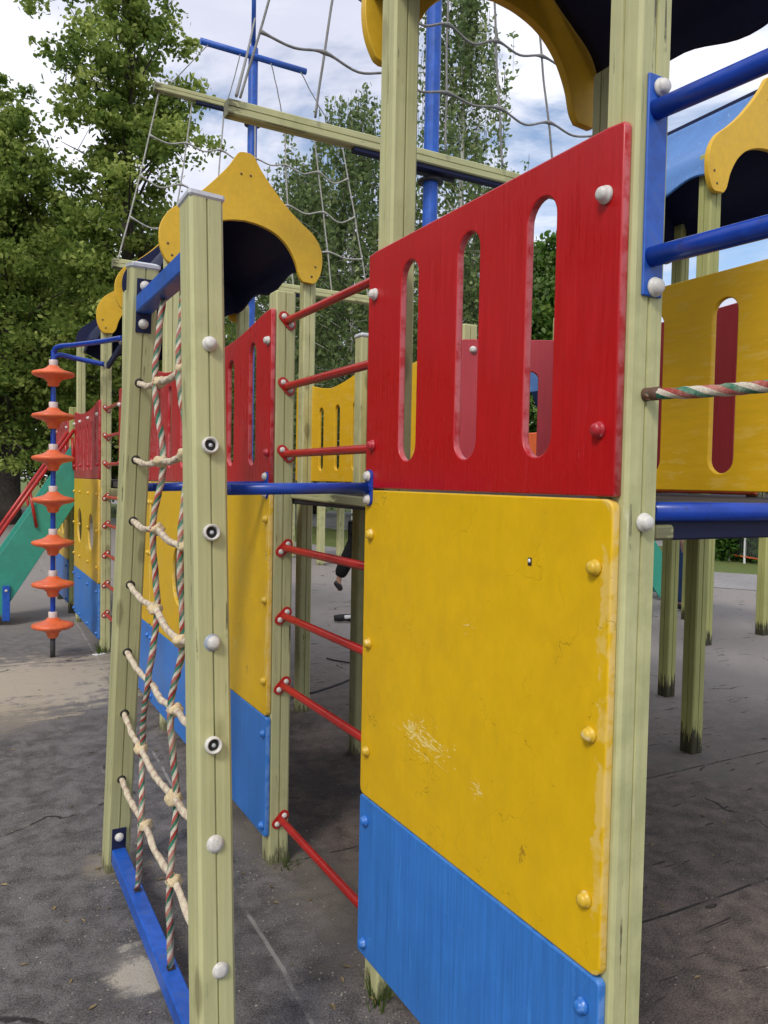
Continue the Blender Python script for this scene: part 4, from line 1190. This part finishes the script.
# =================================================================== TREES
def leaves_mesh(centres, dirs, sizes, tones, elong=1.5):
    n = len(centres)
    c = np.asarray(centres); 
    a = rng.normal(size=(n,3)); a /= np.linalg.norm(a, axis=1)[:,None]
    b = rng.normal(size=(n,3)); b -= a*(a*b).sum(1)[:,None]; b /= np.linalg.norm(b, axis=1)[:,None]
    if dirs is not None: 
        a = a*.8+dirs; a /= np.linalg.norm(a, axis=1)[:,None]; b -= a*(a*b).sum(1)[:,None]; b /= np.linalg.norm(b, axis=1)[:,None]
    nn = np.cross(a, b)
    s = np.asarray(sizes)[:,None]
    L = s*elong
    V = np.empty((n, 6, 3))
    V[:,0] = c - a*L*.5; V[:,1] = c - a*L*.15 + b*s*.45 + nn*s*.12; V[:,2] = c + a*L*.25 + b*s*.36 + nn*s*.1
    V[:,3] = c + a*L*.55; V[:,4] = c + a*L*.25 - b*s*.36 + nn*s*.1; V[:,5] = c - a*L*.15 - b*s*.45 + nn*s*.12
    me = bpy.data.meshes.new('leaves')
    me.vertices.add(n*6); me.vertices.foreach_set('co', V.reshape(-1).astype(np.float32))
    idx = np.arange(n*6).reshape(n,6)
    faces = np.concatenate([idx[:,[0,1,2,3]], idx[:,[0,3,4,5]]], 1).reshape(-1)
    me.loops.add(n*8); me.loops.foreach_set('vertex_index', faces.astype(np.int32))
    me.polygons.add(n*2); me.polygons.foreach_set('loop_start', np.arange(0, n*8, 4, dtype=np.int32)); me.polygons.foreach_set('loop_total', np.full(n*2, 4, np.int32))
    me.update(calc_edges=True)
    at = me.attributes.new('tone', 'FLOAT', 'FACE'); at.data.foreach_set('value', np.repeat(np.clip(tones,0,1), 2).astype(np.float32))
    return me

def tree(name, loc, H, crown, nb, nl, leafs, label, mat='leaf_linden', bark='bark', tr=.25, seed=1, hang=0.0, spread_=.55, lowest=.15, group=None, clump=1.0, jit=(.75,1.08)):
    """crown: function(height fraction) -> radius; nb limbs, nl leaves"""
    r = np.random.default_rng(seed); rd = random.Random(seed)
    t = thing(name, loc, label, 'tree', group); B = W[t]
    bm = bmesh.new()
    pts = []
    bx, by = rd.uniform(-.4,.4), rd.uniform(-.4,.4)
    for k in range(9):
        q = k/8; pts.append((bx*math.sin(q*2.5)*.6, by*math.sin(q*2)*.6, H*.96*q))
    add_tube(bm, spline(pts, 3), [tr*(1-.9*(i/24))*(1.25 if i == 0 else 1) for i in range(25)], 10)
    C = []; S = []; T = []; twig = []
    tips = []
    for i in range(nb):
        q = lowest + (1-lowest)*((i+.5)/nb)
        q = min(.985, max(lowest, q+rd.uniform(-.02,.02)))
        z0 = H*.96*q*(.86 if hang == 0 else .9); a = i*2.399+rd.uniform(-.5,.5)
        rad = crown(q)*rd.uniform(*jit)
        bx0 = bx*math.sin(q*2.5)*.6; by0 = by*math.sin(q*2)*.6
        end = Vector((bx0+rad*math.cos(a), by0+rad*math.sin(a), H*q+rd.uniform(-.2,.25)*rad*.6 - hang*.05*rad))
        st_ = Vector((bx0, by0, z0)); mid = st_.lerp(end, .5)+Vector((0,0,rad*.10))
        bp = spline([st_, mid, end], 4); br0 = tr*.32*(1-q*.75)
        add_tube(bm, bp, [br0*(1-.85*j/(len(bp)-1)) for j in range(len(bp))], 5, False)
        nt = 5 if rad > 1 else 3
        for j in range(nt):
            f = .35+.65*(j+1)/nt
            k = min(len(bp)-1, int(f*(len(bp)-1)))
            p = bp[k]
            for _ in range(2):
                off = Vector((rd.gauss(0,1), rd.gauss(0,1), rd.gauss(0,.7)))*(.16*rad+.22)
                tips.append((p+off, (.35+.16*rad*rd.uniform(.7,1.4))*clump))
                if rad > .8 and rd.random() < .35: add_tube(bm, [p, p+off], [br0*.25, br0*.08], 4, False)
    per = max(1, nl//len(tips))
    for p, cr in tips:
        n = int(per*rd.uniform(.5,1.5))
        cl = r.normal(size=(n,3))*np.array([1,1,.62])*cr*spread_*.75
        if hang:
            # leaves along hanging twigs
            nt = max(2, n//28)
            base = r.normal(size=(nt,3))*np.array([1,1,.5])*cr*.6
            w = r.integers(0, nt, n); ln = r.uniform(.5, 1.0, nt)*hang
            dz = r.random(n)
            for q in range(nt):
                bq = Vector(p)+Vector(base[q]); twig.append((bq, bq+Vector((r.normal()*.06, r.normal()*.06, -ln[q]))))
            cl = base[w]+np.stack([r.normal(size=n)*.07, r.normal(size=n)*.07, -dz*ln[w]], 1)
        tone0 = rd.gauss(.52, .20)
        C.append(np.array(p)+cl); S.append(r.uniform(.6,1.35,n)*leafs); T.append(tone0+r.normal(size=n)*.17+ .12*np.clip(cl[:,2]/max(cr,.1),-1,1))
    C = np.concatenate(C); S = np.concatenate(S); T = np.concatenate(T)
    C[:,2] = np.maximum(C[:,2], .15)
    if twig:
        tb_ = bmesh.new()
        for a_, b_ in twig: add_tube(tb_, [a_, b_], [.006, .003], 3, False)
        obj('twigs', to_mesh(tb_), M['bark'], t, B)['kind'] = 'stuff'
    obj('trunk', to_mesh(bm), M[bark], t, B)
    obj('crown', leaves_mesh(C, None, S, T), M[mat], t, B)
    return t
lind = lambda Rm: (lambda q: Rm*(.55+.45*math.sin(PI*min(1,(q+.05)*.85))) * (1 if q < .55 else max(.10, 1-((q-.55)/.45)**1.6)))
oval = lambda Rm: (lambda q: Rm*max(.12, math.sin(PI*min(.97, q*.80+.18))))
def at(u, d):            # horizontal point in the viewing direction of image column u, d metres away
    a = .50104+math.atan((u-384)/776.57)
    return (-1.0575+d*math.sin(a), d*math.cos(a), 0)
tree('linden_tree', at(130, 25), 20.5, lind(2.15), 66, 46000, .105, 'tall dense linden rising out of the top edge, left of the blue mast', seed=3, tr=.30, lowest=.10, spread_=.55, clump=.74, jit=(.45,1.25))
tree('linden_tree', at(8, 27), 13.4, oval(3.0), 60, 40000, .10, 'broad dark linden at the left edge, lower than its tall neighbour', seed=5, tr=.38, lowest=.17, spread_=.55, clump=.78, jit=(.5,1.15))
tree('linden_tree', at(-75, 34), 14.5, oval(5.0), 60, 30000, .15, 'dark tree cut off by the left edge behind the broad linden', seed=9, tr=.4, lowest=.12)
tree('linden_tree', at(72, 36), 13, oval(4.4), 70, 52000, .12, 'shaded tree low behind the orange disc pole', seed=12, tr=.4, lowest=.10, spread_=.5)
tree('linden_tree', at(176, 38), 13.6, oval(4.2), 60, 40000, .12, 'far green tree between the tall linden and the middle gable', seed=13, tr=.35, lowest=.06, spread_=.5)
tree('birch_tree', at(355, 21), 12.2, oval(2.7), 60, 25000, .082, 'birch with white trunk right of the onion gable, behind the pale nets', 'leaf_birch', 'birch_bark', .085, 21, 1.5, lowest=.22)
tree('birch_tree', at(292, 25), 12.0, oval(2.5), 52, 26000, .085, 'birch with drooping twigs just right of the farther blue mast', 'leaf_birch', 'birch_bark', .09, 22, 1.5, lowest=.2)
tree('birch_tree', at(452, 19), 15.6, (lambda q: 1.2*max(.2, math.sin(PI*min(.97,q*.8+.18)))), 44, 15000, .078, 'tall thin birch whose hanging twigs frame the nearer blue mast', 'leaf_birch', 'birch_bark', .11, 23, 1.7, lowest=.30)
tree('maple_tree', at(545, 24), 8.9, oval(2.4), 50, 30000, .10, 'green tree seen through the nearest slot of the big red board', 'leaf_bush', 'bark', .2, 31, lowest=.12)
tree('maple_tree', at(462, 27), 9.4, oval(2.6), 50, 30000, .10, 'green tree seen through the middle slot of the big red board', 'leaf_bush', 'bark', .2, 32, lowest=.12)
tree('maple_tree', at(318, 36), 12.0, oval(3.8), 44, 15000, .14, 'full green tree behind the birches, filling the gap above the red bars', 'leaf_bush', 'bark', .25, 36, lowest=.08)
tree('maple_tree', at(405, 33), 7.6, oval(3.0), 40, 16000, .14, 'far green tree seen through the leftmost slot of the big red board', 'leaf_bush', 'bark', .2, 33, lowest=.08)
tree('maple_tree', at(240, 46), 10.5, oval(4.8), 50, 20000, .2, 'distant tree crown low behind the middle tower', 'leaf_linden', 'bark', .25, 34, lowest=.06)
tree('maple_tree', at(640, 44), 6.0, oval(4.2), 40, 12000, .2, 'distant low tree hidden behind the nearest post', 'leaf_bush', 'bark', .25, 35, lowest=.06)
for k, (az, dd, hh) in enumerate(((-20, 30, 15), (-31, 24, 13.5), (-43, 27, 15), (-60, 25, 14), (-80, 30, 15))):
    tree('linden_tree', (-1.06+dd*math.sin(R(az)), dd*math.cos(R(az)), 0), hh, oval(5.6), 50, 9000, .38, 'tree of the row left of the playground, outside the picture', seed=50+k, tr=.4, lowest=.10, group='tree row left of the playground')

# shrubs and fence far right
def bush(loc, r, h, n, label, seed):
    rr = np.random.default_rng(seed)
    k = 26; cc = rr.normal(size=(k,3)); cc /= np.linalg.norm(cc, axis=1)[:,None]
    cc = cc*np.array([r*.8, r*.8, h*.42])*rr.uniform(.5,1,(k,1)) + np.array([0,0,h*.5])
    w = rr.integers(0, k, n); C = cc[w]+rr.normal(size=(n,3))*r*.17; C[:,2] = np.maximum(C[:,2], .03)
    t0 = rr.normal(.5,.18,k)
    t = thing('bush', loc, label, 'bush', 'bushes by the far fence')
    obj('foliage', leaves_mesh(C, None, rr.uniform(.05,.11,n), t0[w]+rr.normal(size=n)*.12), M['leaf_bush'], t, W[t])
    bm = bmesh.new()
    for q in range(5): add_tube(bm, [(0,0,0), (cc[q][0]*.7, cc[q][1]*.7, cc[q][2])], [.02,.008], 5)
    obj('stems', to_mesh(bm), M['bark'], t, W[t])
bush(at(742, 18.3), .9, 1.15, 5000, 'bright green bush beside the white posts of the low fence at far right', 41)
bush(at(722, 21.5), .9, 1.0, 4000, 'smaller green bush farther left along the low fence', 42)
bush(at(702, 24), 1.2, 1.2, 4000, 'far bush mostly hidden by the grimy posts', 43)
fc = thing('fence', at(735, 17.8), 'low orange-railed fence with white posts on the grass at far right', 'fence')
a0, a1 = Vector(at(690, 19.5)), Vector(at(800, 16.2))
for z in (.14, .62):
    bm = bmesh.new(); bar_box(bm, a0+Vector((0,0,z)), a1+Vector((0,0,z)), .02, .028); obj('rail', to_mesh(bm), M['orange'], fc)
for k in range(8):
    p = a0.lerp(a1, k/7); bm = bmesh.new(); add_box(bm, (0,0,.45), (.035,.035,.9), .004); obj('fence_post', to_mesh(bm), M['white_paint'], fc, Matrix.Translation(p))
bm = bmesh.new()
for k in range(60):
    p = a0.lerp(a1, (k+.5)/60); add_box(bm, p+Vector((0,0,.38)), (.012,.012,.5))
obj('pickets', to_mesh(bm), M['dark_steel'], fc)
# parked car behind the bushes
cr = thing('parked_car', at(738, 29), 'dark parked car behind the green bushes at far right', 'car', None, R(-52)); B = W[cr]
body = [(-2.1,.3),(2.1,.3),(2.12,.62),(1.95,.82),(1.2,.92),(.55,1.42),(-.9,1.46),(-1.6,.98),(-2.08,.9),(-2.15,.6)]
obj('body', plate(body, [ellipse(-1.3,.3,.36,.36), ellipse(1.3,.3,.36,.36)][:0], 1.7, .08), M['car_dark'], cr, B @ fy(0,0,0))
win = [(-1.3,.98),(1.0,.96),(.5,1.34),(-.85,1.38)]
for y in (-.856, .856): obj('window', plate(win, [], .01, .002), M['car_glass'], cr, B @ fy(y,0,0))
bm = bmesh.new(); add_lathe(bm, [(.0,-.1),(.2,-.1),(.31,-.1),(.33,-.06),(.33,.06),(.31,.1),(.2,.1),(0,.1)], seg=20); WH = to_mesh(bm); WH.materials.append(M['tyre'])
for x in (-1.3, 1.3):
    for y in (-.8, .8): obj('wheel', WH, None, cr, B @ Matrix.Translation((x, y, .33)) @ Matrix.Rotation(PI/2, 4, 'X'))

# =================================================================== SKY, SUN, CAMERA
w = bpy.data.worlds.new('World'); scene.world = w; w.use_nodes = True
nt = w.node_tree; nt.nodes.clear()
out = nt.nodes.new('ShaderNodeOutputWorld'); bg = nt.nodes.new('ShaderNodeBackground'); nt.links.new(bg.outputs[0], out.inputs[0])
SUN_EL, SUN_AZ = R(44), R(236)            # azimuth clockwise from +y: behind the camera, left
sky = nt.nodes.new('ShaderNodeTexSky'); sky.sky_type = 'NISHITA'; sky.sun_disc = False
sky.sun_elevation = SUN_EL; sky.sun_rotation = SUN_AZ; sky.air_density = 1.0; sky.dust_density = .6; sky.ozone_density = 1.5
tc = nt.nodes.new('ShaderNodeTexCoord')
def wn(scale, sc, det, off, rough=.6, dist=.4):
    mp = nt.nodes.new('ShaderNodeMapping'); mp.inputs['Scale'].default_value = scale; mp.inputs['Location'].default_value = off
    nt.links.new(tc.outputs['Generated'], mp.inputs['Vector'])
    n = nt.nodes.new('ShaderNodeTexNoise'); n.inputs['Scale'].default_value = sc; n.inputs['Detail'].default_value = det; n.inputs['Roughness'].default_value = rough; n.inputs['Distortion'].default_value = dist
    nt.links.new(mp.outputs[0], n.inputs['Vector']); return n.outputs['Fac']
def wr(v, lo, hi, a, b):
    n = nt.nodes.new('ShaderNodeMapRange'); n.interpolation_type = 'SMOOTHSTEP'
    nt.links.new(v, n.inputs['Value'])
    for k, q in zip(('From Min','From Max','To Min','To Max'), (lo, hi, a, b)): n.inputs[k].default_value = q
    return n.outputs[0]
def wmix(f, a, b):
    n = nt.nodes.new('ShaderNodeMix'); n.data_type = 'RGBA'; nt.links.new(f, n.inputs['Factor'])
    for i, v in ((6, a), (7, b)):
        if isinstance(v, tuple): n.inputs[i].default_value = v+(1,)
        else: nt.links.new(v, n.inputs[i])
    return n.outputs[2]
cover = wr(wn((1,1,1.9), 2.0, 8, (3.1, .4, .2)), .35, .48, 0, 1)
thick = wn((1,1,1.9), 1.7, 6, (6.4, 2.7, 1.1))
cloud = wmix(wr(thick, .36, .62, 0, 1), (5.6, 5.8, 6.9), (8.3, 8.45, 9.3))
bl = nt.nodes.new('ShaderNodeVectorMath'); bl.operation = 'MULTIPLY'; nt.links.new(sky.outputs[0], bl.inputs[0]); bl.inputs[1].default_value = (1.25, 1.25, 1.25)
fin = wmix(cover, bl.outputs[0], cloud)
nt.links.new(fin, bg.inputs['Color']); bg.inputs['Strength'].default_value = .1
sl = bpy.data.lights.new('sun', 'SUN'); sl.energy = 1.5; sl.angle = R(14); sl.color = (1, .95, .88)
so = bpy.data.objects.new('sun', sl); COL.objects.link(so)
d = Vector((math.sin(SUN_AZ)*math.cos(SUN_EL), math.cos(SUN_AZ)*math.cos(SUN_EL), math.sin(SUN_EL)))
so.rotation_euler = d.to_track_quat('Z', 'Y').to_euler()

f, yaw, pit, rol = 776.57, .501044, .0384888, .0191483
fwd0 = Vector((math.sin(yaw), math.cos(yaw), 0)); right0 = Vector((math.cos(yaw), -math.sin(yaw), 0)); up0 = Vector((0,0,1))
fw = fwd0*math.cos(pit)-up0*math.sin(pit); up1 = up0*math.cos(pit)+fwd0*math.sin(pit)
rgt = right0*math.cos(rol)+up1*math.sin(rol); up = up1*math.cos(rol)-right0*math.sin(rol)
cam = bpy.data.cameras.new('camera'); cam.sensor_fit = 'VERTICAL'; cam.sensor_height = 24; cam.lens = f/1024*24; cam.clip_start = .05; cam.clip_end = 1500
co = bpy.data.objects.new('camera', cam); COL.objects.link(co)
m = Matrix((rgt, up, -fw)).transposed().to_4x4(); m.translation = Vector((-1.0575, 0, 1.534)); co.matrix_world = m
scene.camera = co
vs = scene.view_settings; vs.view_transform = 'Standard'; vs.look = 'None'; vs.gamma = 1; vs.use_curve_mapping = False; vs.exposure = .42
scene.cycles.max_bounces = 8
